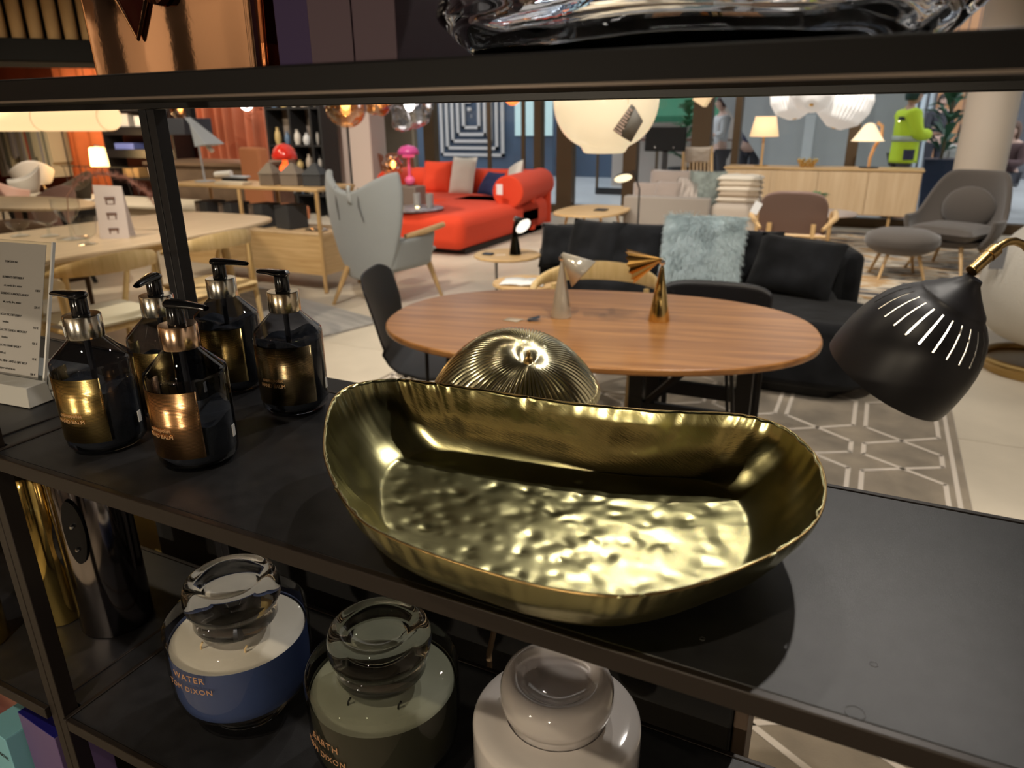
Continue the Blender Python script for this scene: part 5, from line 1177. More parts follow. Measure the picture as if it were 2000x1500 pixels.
t2 = thing('pointed_table', 'second pale oak table with a pointed end at the left edge', 'table', (-6.9, 3.95, 0)); M().prism(superellipse(1.0, .42, 1.8), .715, .74).done('tabletop', pale_oak, t2, bevel=.006)
for x in (-.5, .5):
    for y in (-.2, .2): M().tube([(x * .7, y * .7, .715), (x, y * 1.3, 0)], .02, 10).done('leg', black_matt, t2)
p = fz(150, 405, .45); bs2 = thing('black_stool', 'black cylindrical stool with white books near the orange wall', 'stool', (p.x, p.y, 0)); M().lathe([(0, 0), (.18, 0), (.20, .02), (.20, .44), (.18, .46), (0, .46)], 36).done('drum', black_matt, bs2)
t = thing('white_book', 'white books stacked on the black cylindrical stool', 'book', (p.x, p.y, .4605), .3)
for k in range(3): M().span((-.17, -.12, .025 * k), (.15 + .01 * k, .11, .025 * k + .022)).done('volume', white_matt, t, bevel=.002)
wt2 = thing('white_counter', 'long pale display counter behind the dining chairs', 'counter', (-9.05, 6.35, 0)); M().span((-1.8, -.35, .0), (2.2, .35, .42)).done('counter_body', mat('cream_counter', (.55, .47, .38), .6), wt2, bevel=.01); M().span((-1.85, -.4, .42), (2.25, .4, .45)).done('counter_top', mat('counter_top', (.62, .56, .46), .5), wt2, bevel=.004)
# long cylinder pendant
cl = thing('cylinder_pendant', 'long glowing fabric cylinder lamp hanging at the upper left', 'pendant lamp', (-7.92, 5.0, 1.445)); fab = mat('lit_fabric', (.86, .62, .36), .8, emit=.95, emitcol=(1, .70, .36))
M().tube([(-2.0, 0, 0), (1.00, 0, 0), (1.08, 0, 0), (1.10, 0, 0)], [.128, .128, .122, .10], 40).done('fabric_tube', fab, cl, smooth=50)
hoop = mat('brown_seam', (.40, .22, .10), .8)
for x in (-1.05, .02 - .0, 1.06): M().tube([(x, .130 * math.cos(2 * PI * k / 32), .130 * math.sin(2 * PI * k / 32)) for k in range(32)], .0025, 6, closed=True).done('hoop_seam', hoop, cl)
M().tube([(-2.0, -.112, .045), (1.08, -.112, .045)], .0025, 6).done('long_seam', hoop, cl)
for x in (-1.6, .8): M().tube([(x, 0, .12), (x, 0, 1.84)], .003, 6).done('cord', black_matt, cl)
# orange folded wall with lamp and console
orange = mat('orange_drape', (.78, .20, .06), .7, var=.15, vscale=3); cor = mat('coral_drape', (.62, .17, .08), .7)
cu = thing('orange_curtain', 'bright orange fluted curtain panel behind the small lit lamp', 'curtain', (-13.55, 9.55, 0))
M().grid(lambda u, v: (-.95 + 1.95 * u, .09 * math.sin(u * 26) * (1 if math.sin(u * 26) > 0 else .6), 3.1 * v), 90, 2).done('fabric', orange, cu, smooth=60, solid=.01)
cu2 = thing('copper_curtain', 'long terracotta curtain with soft folds behind the grey wedge lamp', 'curtain', (-10.0, 9.4, 0))
M().grid(lambda u, v: (-.75 + 2.1 * u, .08 * math.sin(u * 60) + .03 * math.sin(u * 23 + 1), 3.1 * v), 200, 2).done('fabric', mat('terracotta_drape', (.45, .125, .06), .5, sheen=.3, var=.3, vscale=1.2), cu2, smooth=60, solid=.01)
p = fy(196, 325, 8.6); con = thing('wire_console', 'thin black wire console under the small lit lamp', 'console', (p.x + .1, 8.6, 0)); hz = p.z
for y in (-.16, .16): M().tube([(-.95, y, hz), (.95, y, hz)], .008, 6).done('rail', black_matt, con)
M().span((-.95, -.16, hz), (.95, .16, hz + .008)).done('glass_top', clear_glass, con)
for x in (-.9, -.3, .3, .9):
    for y in (-.15, .15): M().tube([(x, y, hz), (x + .12, y, 0)], .006, 6).done('leg', black_matt, con)
t = thing('lit_lamp', 'small glowing cream table lamp against the orange curtain', 'lamp', (p.x, 8.6, hz + .0085)); M().lathe([(.145, .0), (.145, .02), (.125, .29), (.11, .31), (0, .31)], 32).done('shade', mat('hot_lit_shade', (1, .75, .35), .6, emit=2.6, emitcol=(1, .70, .28)), t, smooth=50); M().ball((-.03, 0, .325), .03, 10, 6).done('top_knob', chrome, t); M().ball((.05, 0, .325), .025, 10, 6).done('top_knob', chrome, t)
bulb(p.x, 8.3, hz + .2, 25, .1, (1, .6, .25))
# magazine rail
mg = thing('garment_rail', 'rail of hanging fabric samples in front of the dark red wall', 'rail', (-15.6, 9.3, 0)); M().tube([(-1.2, 0, 1.32), (1.4, 0, 1.32)], .015, 8).done('rail', black_matt, mg)
for x in (-1.2, 1.4): M().tube([(x, 0, 0), (x, 0, 1.32)], .015, 8).done('upright', black_matt, mg)
rn = random.Random(2)
for k in range(34):
    g_ = rn.choice([(.5, .47, .45), (.35, .33, .36), (.2, .2, .16), (.55, .5, .35), (.28, .25, .2), (.45, .1, .06)]); x = -1.1 + k * .07; h = rn.uniform(.45, .95)
    M().span((x, -.20, 1.30 - h), (x + .028, .2, 1.30)).done('fabric_sample', mat('sample_%d' % int(g_[0] * 100), g_, .9), mg)
# black bookcase
bcx = thing('black_bookcase', 'black bookcase with white boxes and books left of the shelving post', 'bookcase', (-11.75, 9.2, 0))
for z in (.05, .42, .80, 1.18, 1.56): M().span((-.85, -.2, z), (.9, .2, z + .14 if z in (.8, 1.18) else z + .04)).done('shelf_board', black_satin, bcx)
M().span((-.85, .18, 0), (.9, .2, 2.1)).done('back_panel', mat('bookcase_red', (.12, .03, .02), .7), bcx)
for x in (-.87, .9): M().span((x, -.2, 0), (x + .03, .2, 2.1)).done('side_panel', black_satin, bcx)
for k, (x, z, w_, h, c, lb) in enumerate(((-.60, 1.602, .42, .38, (.50, .44, .45), 'pale grey picture box on top of the black bookcase shelf'), (-.1, 1.602, .30, .20, (.45, .43, .40), 'grey box in the upper middle of the black bookcase'), (.4, 1.602, .5, .22, (.55, .53, .5), 'white boxes at the upper right of the black bookcase'),
        (-.35, 1.322, .36, .21, (.60, .57, .55), 'white patterned box on the second bookcase shelf'), (.15, 1.322, .32, .17, (.70, .70, .70), 'plain white box beside the patterned box in the bookcase'), (-.40, .942, .5, .10, (.15, .2, .6), 'blue and white book pile low in the black bookcase'),
        (-.35, .462, .40, .16, (.45, .28, .12), 'tan box low in the black bookcase'), (.3, .462, .36, .18, (.6, .5, .45), 'cream box low in the black bookcase'))):
    carton('storage_box', lb, (-11.75 + x, 9.15, z), (w_, .22, h), mat('box_tone_%d' % k, c, .7))
# black partition shelving with pale objects
pt = thing('partition_shelving', 'tall black open partition shelving filled with pale objects', 'shelving', (-8.0, 9.0, 0))
for x in (-.52, -.06, .34, .52): M().span((x - .02, -.18, 0), (x + .02, .18, 3.2)).done('upright', black_matt, pt)
for z in (.30, .66, 1.02, 1.55, 2.1): M().span((-.5, -.17, z), (.5, .17, z + .03)).done('shelf_board', black_matt, pt)
M().span((-.5, .16, 0), (.5, .18, 3.2)).done('back_panel', mat('partition_back', (.20, .16, .13), .8, var=.5, vscale=6), pt)
rn = random.Random(12); names = ['vase', 'jug', 'bottle', 'jar', 'bowl']
for zi, z in enumerate((.331, .691, 1.051, 1.581)):
    for k in range(5):
        nm = rn.choice(names); x = -.42 + .19 * k; h = rn.uniform(.10, .28); c = rn.choice([(.6, .55, .48), (.4, .33, .26), (.55, .55, .55), (.5, .36, .15), (.10, .16, .25)])
        t = thing('display_' + nm, 'small %s, item %s on the %s board of the partition shelving' % (nm, ['at the far left', 'second from left', 'in the middle', 'second from right', 'at the far right'][k], ['lowest', 'second', 'third', 'top visible'][zi]), nm, (-8.0 + x, 8.93, z), 0, 'small ceramics on the partition shelving')
        r_ = rn.uniform(.035, .065); M().lathe([(0, 0), (r_ * .7, 0), (r_, h * .35), (r_ * .8, h * .7), (r_ * .35, h * .85), (r_ * .45, h), (r_ * .3, h * .98), (0, h * .9)], 18).done('body', mat('ceramic_%d' % int(c[2] * 100), c, .5), t, smooth=50)
# white neon letters on the terracotta curtain
nm_ = mat('neon_white', (1, 1, .95), emit=7, emitcol=(1, 1, .92)); p = fy(480, 196, 9.15)
nn = thing('neon_sign', 'white neon ring sign glowing on the terracotta curtain', 'sign', p)
for r_ in (.14, .075): M().tube([(r_ * math.cos(2 * PI * k / 32), 0, r_ * math.sin(2 * PI * k / 32)) for k in range(32)], .014, 8, closed=True).done('neon_tube', nm_, nn)
M().tube([(.28, 0, -.03), (.42, 0, -.03), (.42, 0, .12), (.28, 0, .12)], .014, 8, closed=True).done('neon_tube', nm_, nn); M().span((-.2, .02, -.01), (.45, .22, .01)).done('bracket', black_matt, nn)
# wooden blocks/dark counter under the curtain
dc = thing('bar_counter', 'dark bronze bar counter in front of the terracotta curtain', 'counter', (-8.0, 7.3, 0)); M().span((-.85, -.4, 0), (1.0, .3, .86)).done('counter_body', mat('bronze_counter', (.14, .095, .065), .5, var=.2, vscale=5), dc, bevel=.01); M().span((-.9, -.45, .86), (1.05, .35, .90)).done('counter_top', mat('bronze_top', (.18, .12, .08), .35), dc)
ho = thing('wall_hood', 'dark blue-grey box hood above the bar counter', 'hood', (-9.05, 7.75, 1.22)); M().span((-.35, -.25, 0), (.28, .25, .22)).done('hood_body', mat('blue_grey_hood', (.045, .05, .065), .5), ho, bevel=.01); M().span((-.05, .1, .22), (.05, .2, 2.08)).done('duct', black_matt, ho)
ob = thing('orange_armchair', 'orange square-backed armchair behind the red mushroom lamp', 'chair', (-6.35, 6.3, 0), R(-20)); om_ = mat('salmon_fabric', (.62, .25, .12), .8); M().span((-.25, -.05, .45), (.25, .08, 1.12)).done('backrest', om_, ob, bevel=.03); M().span((-.27, -.05, .30), (.27, .5, .46)).done('seat', om_, ob, bevel=.03)
for x in (-.22, .22):
    for y in (0, .45): M().tube([(x, y, 0), (x, y, .3)], .015, 8).done('leg', black_matt, ob)
# slatted canopy at the upper left
E0 = fy(208, 108, 3.7); TH = R(52); sc_ = thing('slatted_canopy', 'hanging black canopy with upright kraft brown slats, upper left', 'canopy', (E0.x - 1.22 * math.cos(TH), E0.y - 1.22 * math.sin(TH), E0.z + .09), TH); kr = mat('kraft_slat', (.40, .25, .11), .7)
M().span((-2.2, -.3, -.16), (1.22, .3, -.02)).done('lower_beam', mat('soot_black', (.008, .008, .008), .7, spec=.2), sc_, bevel=.01)
for k in range(27): x = -1.42 + k * .0985; M().tube([(x, -.24, -.02), (x, -.24, 1.2)], .040, 14).done('slat', kr, sc_)
M().span((-2.2, -.15, -.02), (1.22, -.12, 1.35)).done('back_panel', black_matt, sc_)
# brown chairs and cream sideboard beyond the column
for k, (px, lb) in enumerate(((736, 'left brown moulded chair beyond the beige column'), (786, 'right brown moulded chair beyond the beige column'))):
    p = fy(px, 345, 9.6); shell_chair('brown_chair', lb, (p.x, 9.7, 0.12), R(180 + 10 * k), mat('brown_leather', (.16, .06, .035), .5), black_matt, wid=.48, waist=.40, group='brown chairs beyond the column')
t = thing('chair_podium', 'low podium under the brown chairs', 'podium', (-6.2, 9.9, 0)); M().span((-.9, -.5, 0), (.9, .6, .118)).done('podium_body', mat('podium_grey', (.25, .22, .2), .7), t, bevel=.004)
t = thing('wooden_stool', 'small oak stool near the bronze mullion beyond the column', 'stool', (-5.72, 9.6, 0.1185)); M().lathe([(0, .58), (.16, .58), (.165, .60), (0, .61)], 28).done('seat', oak, t)
for k in range(3): a = 2 * PI * k / 3; M().tube([(.1 * math.cos(a), .1 * math.sin(a), .58), (.17 * math.cos(a), .17 * math.sin(a), 0)], .012, 8).done('leg', oak_z, t)
M().span((-8.4, 10.4, 0), (-6.9, 10.5, 3.3)).done('wall_back', mat('khaki_wall', (.26, .23, .17), .8), kind='structure')
# ---------------------------------------------------------------- beyond the glass: the mall
grey_wall = mat('mall_grey_wall', (.36, .38, .39), .6, var=.06, vscale=1); blue = mat('blue_mural_wall', (.05, .078, .12), .6, var=.35, vscale=.7)
M().span((-16, 17.5, 0), (-5.2, 17.7, 7)).done('wall_mural', blue, kind='structure'); wl2 = M().span((-5.2, 15.4, 0), (-2.6, 15.6, 7)).done('wall_shop', mat('far_shop_wall', (.42, .35, .30), .7), kind='structure')
M().span((-1.35, 13.2, .0), (.05, 13.5, 7)).done('wall_mid', grey_wall, kind='structure'); M().span((-18, 20, 0), (12, 20.2, 8)).done('wall_end', mat('far_wall', (.10, .10, .11), .8, var=.5, vscale=.6), kind='structure')
mu = thing('maze_mural', 'pale concentric line relief on the blue wall beyond the glass', 'mural', (0, 17.45, 0)); mm = mat('mural_line', (.46, .43, .40), .7)
a0 = fy(858, 190, 17.45); a1 = fy(985, 310, 17.45); X0, X1, Z0, Z1 = a0.x, a1.x, a1.z, 3.2
for k in range(5):
    i = k * .17; x0, x1, z0 = X0 + i, X1 - i, Z0 + .05 + i
    M().span((x0, -.03, z0), (x0 + .075, .03, Z1 - i)).done('relief_line', mm, mu); M().span((x0, -.03, z0), (x1, .03, z0 + .075)).done('relief_line', mm, mu); M().span((x1 - .075, -.03, z0), (x1, .03, Z1 - i)).done('relief_line', mm, mu)
for k in range(4):
    i = .95; z = Z0 + 1.0 + k * .18; M().span((X0 + i, -.03, z), (X1 - i - .1 * k, .03, z + .075)).done('relief_line', mm, mu)
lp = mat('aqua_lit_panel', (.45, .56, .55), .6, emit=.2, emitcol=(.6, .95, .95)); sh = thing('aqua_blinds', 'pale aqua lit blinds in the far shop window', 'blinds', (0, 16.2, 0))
for a, b_ in ((1006, 1021), (1024, 1046), (1060, 1079)):
    q0 = fy(a, 185, 16.2); q1 = fy(b_, 265, 16.2); n = 5; wdt = (q1.x - q0.x) / n
    for k in range(n): M().span((q0.x + wdt * k, -.02, q1.z), (q0.x + wdt * (k + .88), .02, 2.6)).done('blind_strip', lp, sh)
M().span((fy(1004, 250, 16.3).x, .03, 0), (fy(1082, 250, 16.3).x, .08, fy(1040, 263, 16.2).z)).done('sill_panel', blue, sh)
# escalator: rising stringer behind the sideboard
es = thing('escalator', 'grey escalator flank rising behind the sideboard', 'escalator', (0, 12.4, 0)); e0 = fy(1500, 330, 12.4); e1 = fy(1395, 170, 12.4)
M().poly([(e0.x, 0, 0), (e0.x + 1.9, 0, 0), (e0.x + 1.9, 0, 3.2), (e1.x, 0, e1.z), (e0.x, .0, .55), (e0.x, .3, 0), (e0.x + 1.9, .3, 0), (e0.x + 1.9, .3, 3.2), (e1.x, .3, e1.z), (e0.x, .3, .55)],
    [(0, 1, 2, 3, 4), (9, 8, 7, 6, 5), (3, 2, 7, 8), (4, 3, 8, 9), (0, 4, 9, 5)]).done('flank', grey_wall, es, smooth=0)
f0 = fy(1655, 330, 12.3); M().span((fy(1565, 300, 12.4).x, -.03, 0), (fy(1585, 300, 12.4).x, 0, 1.4)).done('panel_joint', mat('pale_metal', (.50, .53, .55), .4), es)
h0 = fy(1790, 245, 12.9); h1 = fy(1712, 165, 12.9); es2 = thing('stair_flight', 'cream sloping stair edge rising to the left behind the hi-vis person', 'stairs', (0, 12.9, 0)); cs2 = mat('cream_edge', (.58, .60, .45), .5)
d_ = (h1 - h0); M().tube([(h0.x, 0, h0.z), (h1.x + d_.x * .8, 0, h1.z + d_.z * .8)], .075, 4).done('sloping_edge', cs2, es2); M().tube([(h0.x - .1, .1, h0.z - .06), (h1.x - .1 + d_.x * .8, .1, h1.z - .06 + d_.z * .8)], .05, 4).done('lower_trim', bronze_frame, es2); M().tube([(h0.x, .0, h0.z), (h0.x, 0, 0)], .05, 8).done('newel_post', grey_wall, es2)
pln = thing('planter', 'tall dark navy planter with green leaves beside the sideboard', 'planter', (.74, 12.25, 0)); M().poly([(-.17, -.17, 0), (.17, -.17, 0), (.17, .17, 0), (-.17, .17, 0), (-.21, -.21, .80), (.21, -.21, .80), (.21, .21, .80), (-.21, .21, .80)], [(0, 1, 5, 4), (1, 2, 6, 5), (2, 3, 7, 6), (3, 0, 4, 7), (4, 5, 6, 7), (3, 2, 1, 0)]).done('tapered_pot', mat('navy_pot', (.012, .022, .05), .4), pln, bevel=.008)
dg_ = mat('dark_leaf', (.03, .10, .05), .5); rn = random.Random(21)
M().tube([(0, 0, .8), (.02, 0, 1.6)], .02, 8).done('trunk', mat('plant_trunk', (.12, .09, .05), .8), pln)
for k in range(46):
    a = rn.uniform(0, 2 * PI); z = rn.uniform(.82, 1.75); leaf(pln, (.02 * math.cos(a), .02 * math.sin(a), z), (math.cos(a), math.sin(a), rn.uniform(.1, 1.3)), rn.uniform(.25, .48), .07, dg_)
# green shop and parasols seen beyond the pendant
gs = thing('green_plant', 'green leafy plant by the shop front beyond the opal pendant', 'plant', (fy(1340, 260, 14.0).x, 14.0, 0)); M().lathe([(0, 0), (.25, 0), (.3, .5), (0, .5)], 24).done('pot', black_matt, gs)
for k in range(40): a = rn.uniform(0, 2 * PI); z = rn.uniform(.6, 1.6); leaf(gs, (0, 0, z), (math.cos(a), math.sin(a), rn.uniform(.1, 1.0)), rn.uniform(.22, .40), .10, mat('mid_leaf', (.05, .16, .07), .5))
aw = thing('shop_awning', 'dark green café awning on the shop beyond the opal pendant', 'awning', (-4.0, 15.2, 1.35)); M().poly([(-1.0, 0, .4), (1.2, 0, .4), (1.2, -.6, .05), (-1.0, -.6, .05), (-1.0, -.6, -.06), (1.2, -.6, -.06)], [(0, 1, 2, 3), (3, 2, 5, 4)]).done('canvas', mat('green_canvas', (.02, .12, .06), .7), aw, solid=.02, smooth=0)
for x in (-.9, 1.1): M().tube([(x, .15, .38), (x, -.55, .06)], .015, 6).done('bracket', black_matt, aw)
for k in range(3):
    M().span((-5.0 + k * .8, 15.36, 1.9), (-4.65 + k * .8, 15.4, 2.9)).done('pane', mat('shop_pane', (.12, .17, .18), .2), wl2)
# café tables and rails
gr_ = thing('glass_railing', 'low glass railing with dark base on the mall floor', 'railing', (-3.3, 13.6, 0)); M().span((-1.6, -.03, 0), (1.9, .03, .12)).done('base_rail', black_matt, gr_); M().span((-1.6, -.006, .12), (1.9, .006, .98)).done('pane', window_glass, gr_); M().span((-1.6, -.02, .98), (1.9, .02, 1.02)).done('hand_rail', steel, gr_)
for k in range(4): M().span((-1.6 + k * 1.15, -.02, .1), (-1.56 + k * 1.15, .02, 1.0)).done('rail_post', bronze_frame, gr_)
def cafe_table(label, x, y, w_=.7):
    t = thing('cafe_table', label, 'table', (x, y, 0), 0, 'café tables in the mall'); M().span((-w_ / 2, -.3, .72), (w_ / 2, .3, .75)).done('tabletop', light_oak, t, bevel=.004); M().tube([(0, 0, .02), (0, 0, .72)], .03, 10).done('stem', black_matt, t); M().lathe([(0, 0), (.24, 0), (.24, .02), (0, .02)], 24).done('foot', black_matt, t)
cafe_table('pale café table in front of the seated woman in white', 1.30, 14.35); cafe_table('pale café table at the right edge beyond the column', 2.5, 12.9); cafe_table('pale café table behind the green plant', 1.85, 17.0)
# ---------------------------------------------------------------- people
skin = mat('skin', (.42, .24, .17), .55); skin2 = mat('skin_pale', (.58, .38, .30), .55)
def person(label, loc, rz, h=1.76, sit=False, top=(.3, .3, .3), legs=(.03, .03, .04), hair=(.03, .02, .015), sk=skin, reach=.25, bulk=1.0, long_hair=False, cap=None, hivis=False, group=None):
    t = thing('person', label, 'person', loc, rz, group); s = h / 1.76; hip = (.50 if sit else .93)
    # figure faces +y; joints
    P = {}; E_ = []; rad = {}
    def J(n, x, y, z, r, par=None, r2=None):
        P[n] = Vector((x, y, z)) * s; rad[n] = (r * s, (r2 or r) * s)
        if par: E_.append((par, n))
    J('pelvis', 0, 0, hip, .135, None, .105); J('waist', 0, .005, hip + .16, .125, 'pelvis', .095); J('chest', 0, .01, hip + .36, .150, 'waist', .110); J('neckbase', 0, 0, hip + .52, .075, 'chest'); J('neck', 0, .015, hip + .585, .052, 'neckbase'); J('skull0', 0, .03, hip + .63, .060, 'neck')
    for sx, k in ((-1, 'l'), (1, 'r')):
        J('sh' + k, sx * .17, 0, hip + .48, .062, 'neckbase'); J('el' + k, sx * .235, .03 + reach * .2, hip + .22, .043, 'sh' + k); J('wr' + k, sx * .15, .06 + reach, hip + .20 + reach * .15, .027, 'el' + k); J('pm' + k, sx * .135, .13 + reach, hip + .20 + reach * .2, .030, 'wr' + k, .016)
        for f in range(4):
            q = P['pm' + k] / s; J('f%d%s' % (f, k), q.x + sx * (.024 - .016 * f), q.y + .045, q.z - .004, .0085, 'pm' + k); q = P['f%d%s' % (f, k)] / s; J('g%d%s' % (f, k), q.x, q.y + .022 + .006 * (1.5 - abs(f - 1.5)), q.z - .022, .0075, 'f%d%s' % (f, k))
        q = P['wr' + k] / s; J('th' + k, q.x - sx * .040, q.y + .055, q.z + .012, .010, 'pm' + k); q = P['th' + k] / s; J('tt' + k, q.x - sx * .006, q.y + .035, q.z - .004, .008, 'th' + k)
        if sit: J('hp' + k, sx * .10, .02, hip - .02, .10, 'pelvis'); J('kn' + k, sx * .13, .46, hip - .01, .062, 'hp' + k); J('an' + k, sx * .13, .44, .08, .040, 'kn' + k)
        else: J('hp' + k, sx * .095, 0, hip - .10, .095, 'pelvis'); J('kn' + k, sx * .10, .02 * sx, .50, .060, 'hp' + k); J('an' + k, sx * .105, -.02 + .03 * sx, .085, .040, 'kn' + k)
        q = P['an' + k] / s; J('toe' + k, q.x, q.y + .16, .035, .034, 'an' + k)
    def skinned(name, names, m_, extra=0., par=t, sub=1):
        names = list(names); idx = {n: i for i, n in enumerate(names)}; es_ = [(idx[a], idx[b_]) for a, b_ in E_ if a in idx and b_ in idx]
        me = bpy.data.meshes.new(name); me.from_pydata([tuple(P[n]) for n in names], es_, []); me.materials.append(m_)
        o = bpy.data.objects.new(name, me); C.objects.link(o); o.parent = par
        md = o.modifiers.new('skin', 'SKIN'); md.use_smooth_shade = True
        for n in names: sv = me.skin_vertices[0].data[idx[n]]; sv.radius = (rad[n][0] + extra, rad[n][1] + extra); sv.use_root = (n == names[0])
        sb_ = o.modifiers.new('sub', 'SUBSURF'); sb_.levels = sub; sb_.render_levels = sub; return o
    skinned('body', P.keys(), sk)
    hc = P['skull0'] + Vector((0, .005, .085 * s))
    def headf(u, v):
        a, b_ = 2 * PI * u, PI * v; d = Vector((math.sin(b_) * math.cos(a), math.sin(b_) * math.sin(a), math.cos(b_)))
        k = Vector((d.x * .075, d.y * .095, d.z * .118)); k.x *= 1 - .22 * max(0, -d.z)
        f = max(0, d.y); nz = math.exp(-((d.x / .16) ** 2 + ((d.z + .08) / .22) ** 2)) * f; k.y += .022 * nz; k.y -= .008 * f * math.exp(-((abs(d.x) - .34) / .14) ** 2 - ((d.z - .10) / .12) ** 2)
        k.y += .006 * f * math.exp(-((d.x / .3) ** 2 + ((d.z + .50) / .12) ** 2)); return hc + k * s
    M().grid(headf, 36, 24, cu=True).done('head', sk, t, smooth=180, weld=True)
    for sx in (-1, 1):
        M().ball(hc + Vector((sx * .076, -.005, -.005)) * s, (.012 * s, .022 * s, .032 * s), 10, 8).done('ear', sk, t); M().ball(hc + Vector((sx * .029, .083, .012)) * s, .0105 * s, 10, 8).done('eye', mat('eye', (.05, .04, .03), .2), t)
    M().ball(hc + Vector((0, .088, -.056)) * s, (.024 * s, .010 * s, .007 * s), 10, 6).done('mouth', mat('lips', (.35, .12, .10), .5), t)
    hm = mat('hair_%d' % int(hair[0] * 1000), hair, .6)
    def hairf(u, v):
        a = 2 * PI * u; lim = .50 * PI if math.sin(a) > .25 else (.86 * PI if long_hair else .66 * PI); lim = lim * (1 - .22 * max(0, math.sin(a))); b_ = lim * v
        d = Vector((math.sin(b_) * math.cos(a), math.sin(b_) * math.sin(a), math.cos(b_))); return hc + Vector((d.x * .083, d.y * .103 - .004, d.z * .128 - (.10 * v ** 3 if long_hair and math.sin(a) < .1 else 0))) * s
    M().grid(hairf, 32, 12, cu=True).done('cap' if cap else 'hair', mat('cap_cloth', cap, .8) if cap else hm, t, smooth=180, solid=.008, off=1)
    if cap: M().grid(lambda u, v: hc + Vector(((u - .5) * .12, .095 + .06 * v, .045 - .012 * v - .02 * (2 * u - 1) ** 2)) * s, 8, 3).done('cap_peak', mat('cap_cloth', cap), t, solid=.006)
    tn = ['pelvis', 'waist', 'chest', 'neckbase', 'shl', 'ell', 'shr', 'elr', 'wrl', 'wrr']
    tm_ = mat('top_%s' % label[:18].replace(' ', '_'), top, .8, bump=.4, bscale=14)
    skinned('jacket' if hivis else 'shirt', tn, tm_, .020 * bulk + .004)
    ln_ = ['pelvis', 'hpl', 'hpr', 'knl', 'knr', 'anl', 'anr']; skinned('trousers', ln_, mat('legs_%d' % int(legs[2] * 999), legs, .8), .012)
    for sx, k in ((-1, 'l'), (1, 'r')): q = P['an' + k]; M().ball(q + Vector((0, .055, -.045)) * s, (.046 * s, .13 * s, .042 * s), 14, 8).done('shoe', black_satin, t)
    return t, P, s
yl = (.50, .66, .03)
pp, P_, s_ = person('standing man in yellow hi-vis jacket and dark green cap holding a phone', (.22, 11.35, 0), R(-72), 1.74, top=yl, legs=(.05, .045, .05), cap=(.012, .04, .035), reach=.20, bulk=2.4, hivis=True)
zs = [(P_['pelvis'].z - .13, .205, .165), (P_['pelvis'].z, .20, .16), (P_['waist'].z, .195, .155), (P_['chest'].z - .06, .205, .16), (P_['chest'].z + .06, .205, .155), (P_['chest'].z + .13, .17, .12), (P_['neckbase'].z + .01, .09, .085), (P_['neckbase'].z + .04, .07, .07)]
M().grid(lambda u, v: (lambda z_, rx, ry: (rx * math.cos(2 * PI * u), .02 + ry * math.sin(2 * PI * u) + .004 * math.sin(9 * 2 * PI * u) * (1 - v), z_))(*[zs[min(int(v * 7), 6)][k] * (1 - (v * 7 - min(int(v * 7), 6))) + zs[min(int(v * 7), 6) + 1][k] * (v * 7 - min(int(v * 7), 6)) for k in range(3)]), 36, 21, cu=True).done('jacket_body', mat('hivis_yellow', yl, .8, bump=.4, bscale=10), pp, smooth=180, solid=.008)
refl = mat('reflective_grey', (.38, .42, .34), .4)
def band(z0, z1, r1, r2, cx=0, cy=0): return M(T(cx, cy, 0) @ Matrix.Diagonal((r1, r2, 1, 1))).lathe([(1, z0), (1, z1)], 32)
band(P_['waist'].z - .02, P_['waist'].z + .05, .208, .168, 0, .02).done('reflective_band', refl, pp, solid=.006, smooth=180)
M().span((.17, -.05, P_['pelvis'].z - .09), (.212, .08, P_['pelvis'].z + .04)).done('back_pocket', mat('navy_patch', (.03, .03, .06), .7), pp); M().span((.10, -.155, P_['chest'].z + .05), (.18, -.08, P_['chest'].z + .09)).done('shoulder_patch', mat('navy_patch', (.03, .03, .06)), pp)
M().poly([(.03, .165, P_['chest'].z + .10), (.13, .14, P_['chest'].z + .08), (.12, .165, P_['waist'].z + .04), (.07, .185, P_['waist'].z + .02)], [(0, 1, 2, 3)]).done('white_shirt_panel', white_matt, pp, solid=.008)
ph = thing('phone', 'dark phone held in both hands by the hi-vis man', 'phone', pp.matrix_basis @ Vector((0, .375, 1.145)), R(-72)); M().box((0, 0, 0), (.11, .15, .01), rmat('X', R(30))).done('handset', black_gloss, ph, bevel=.003)
person('standing person in a white shirt beyond the glass behind the slatted chair', (-2.45, 12.8, 0), R(120), 1.70, top=(.50, .50, .50), legs=(.03, .035, .05), sk=skin2, hair=(.05, .025, .03), reach=.10)
person('person in a dark top with pale hat, just left of the thin bronze mullion', (-2.05, 13.3, 0), R(170), 1.72, top=(.05, .05, .10), cap=(.5, .48, .45), sk=skin2, reach=.12)
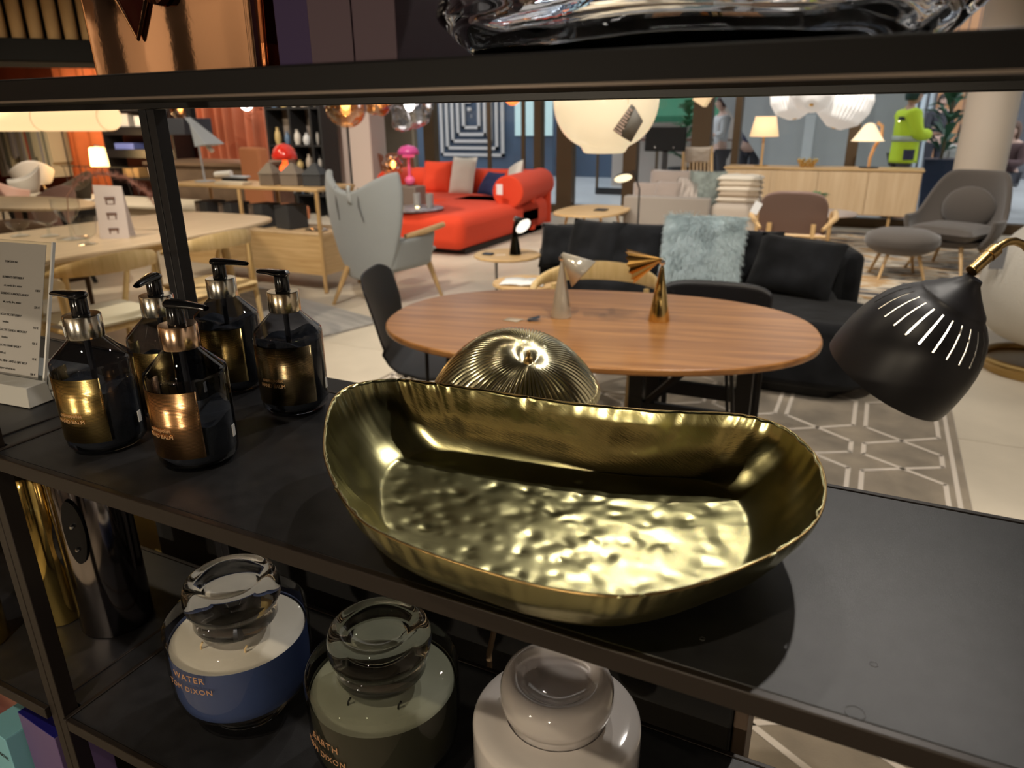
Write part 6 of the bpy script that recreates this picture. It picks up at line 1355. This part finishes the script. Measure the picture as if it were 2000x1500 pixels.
person('seated long-haired woman in white at the café table right of the hi-vis man', (1.05, 13.5, 0), R(-10), 1.66, sit=True, top=(.58, .56, .52), hair=(.10, .05, .03), long_hair=True, sk=skin2, reach=.2, group='seated café guests')
person('seated café guest in a black vest over white sleeves near the column', (1.36, 16.2, 0), R(160), 1.7, sit=True, top=(.05, .05, .06), hair=(.16, .1, .06), sk=skin2, reach=.22, group='seated café guests')
person('seated guest in a maroon-brown coat close to the column', (1.72, 13.5, 0), R(140), 1.68, sit=True, top=(.09, .05, .05), hair=(.10, .05, .03), long_hair=True, sk=skin2, group='seated café guests')
person('standing dark-clothed person far back in the mall beside the plant', (.88, 17.2, 0), R(200), 1.75, top=(.04, .04, .05), sk=skin2, reach=.1)
person('seated guest in pale pink at the far right beyond the column', (2.30, 12.0, 0), R(20), 1.66, sit=True, top=(.50, .40, .38), hair=(.05, .03, .02), long_hair=True, sk=skin2, group='seated café guests')
def cafe_seat(label, x, y):
    t = thing('cafe_stool', label, 'stool', (x, y, 0), 0, 'café stools under the guests'); M().lathe([(0, .36), (.18, .36), (.19, .38), (.18, .40), (0, .40)], 28).done('seat', black_satin, t)
    for k in range(4): a = R(45 + 90 * k); M().tube([(.12 * math.cos(a), .12 * math.sin(a), .36), (.18 * math.cos(a), .18 * math.sin(a), 0)], .012, 8).done('leg', black_matt, t)
cafe_seat('black stool under the seated woman in white', 1.05, 13.5); cafe_seat('black stool under the guest with white sleeves', 1.36, 16.2); cafe_seat('black stool under the guest in the maroon coat', 1.72, 13.5); cafe_seat('black stool under the guest in pale pink', 2.30, 12.0)
ow = thing('wood_screen', 'orange-brown timber screen far back in the mall left of the column', 'screen', (1.35, 18.6, 0))
for k in range(6): M().span((-.5 + .17 * k, -.03, 0), (-.35 + .17 * k, .03, 3.4)).done('timber_board', mat('orange_timber', (.45, .22, .10), .6), ow)
wb = thing('white_columns', 'group of pale upright pipes far back in the mall', 'column', (.70, 18.8, 0))
for k in range(4): M().tube([(-.25 + .16 * k, 0, 0), (-.25 + .16 * k, 0, 4)], .055, 12).done('pipe', mat('pale_pipe', (.55, .62, .66), .4), wb)
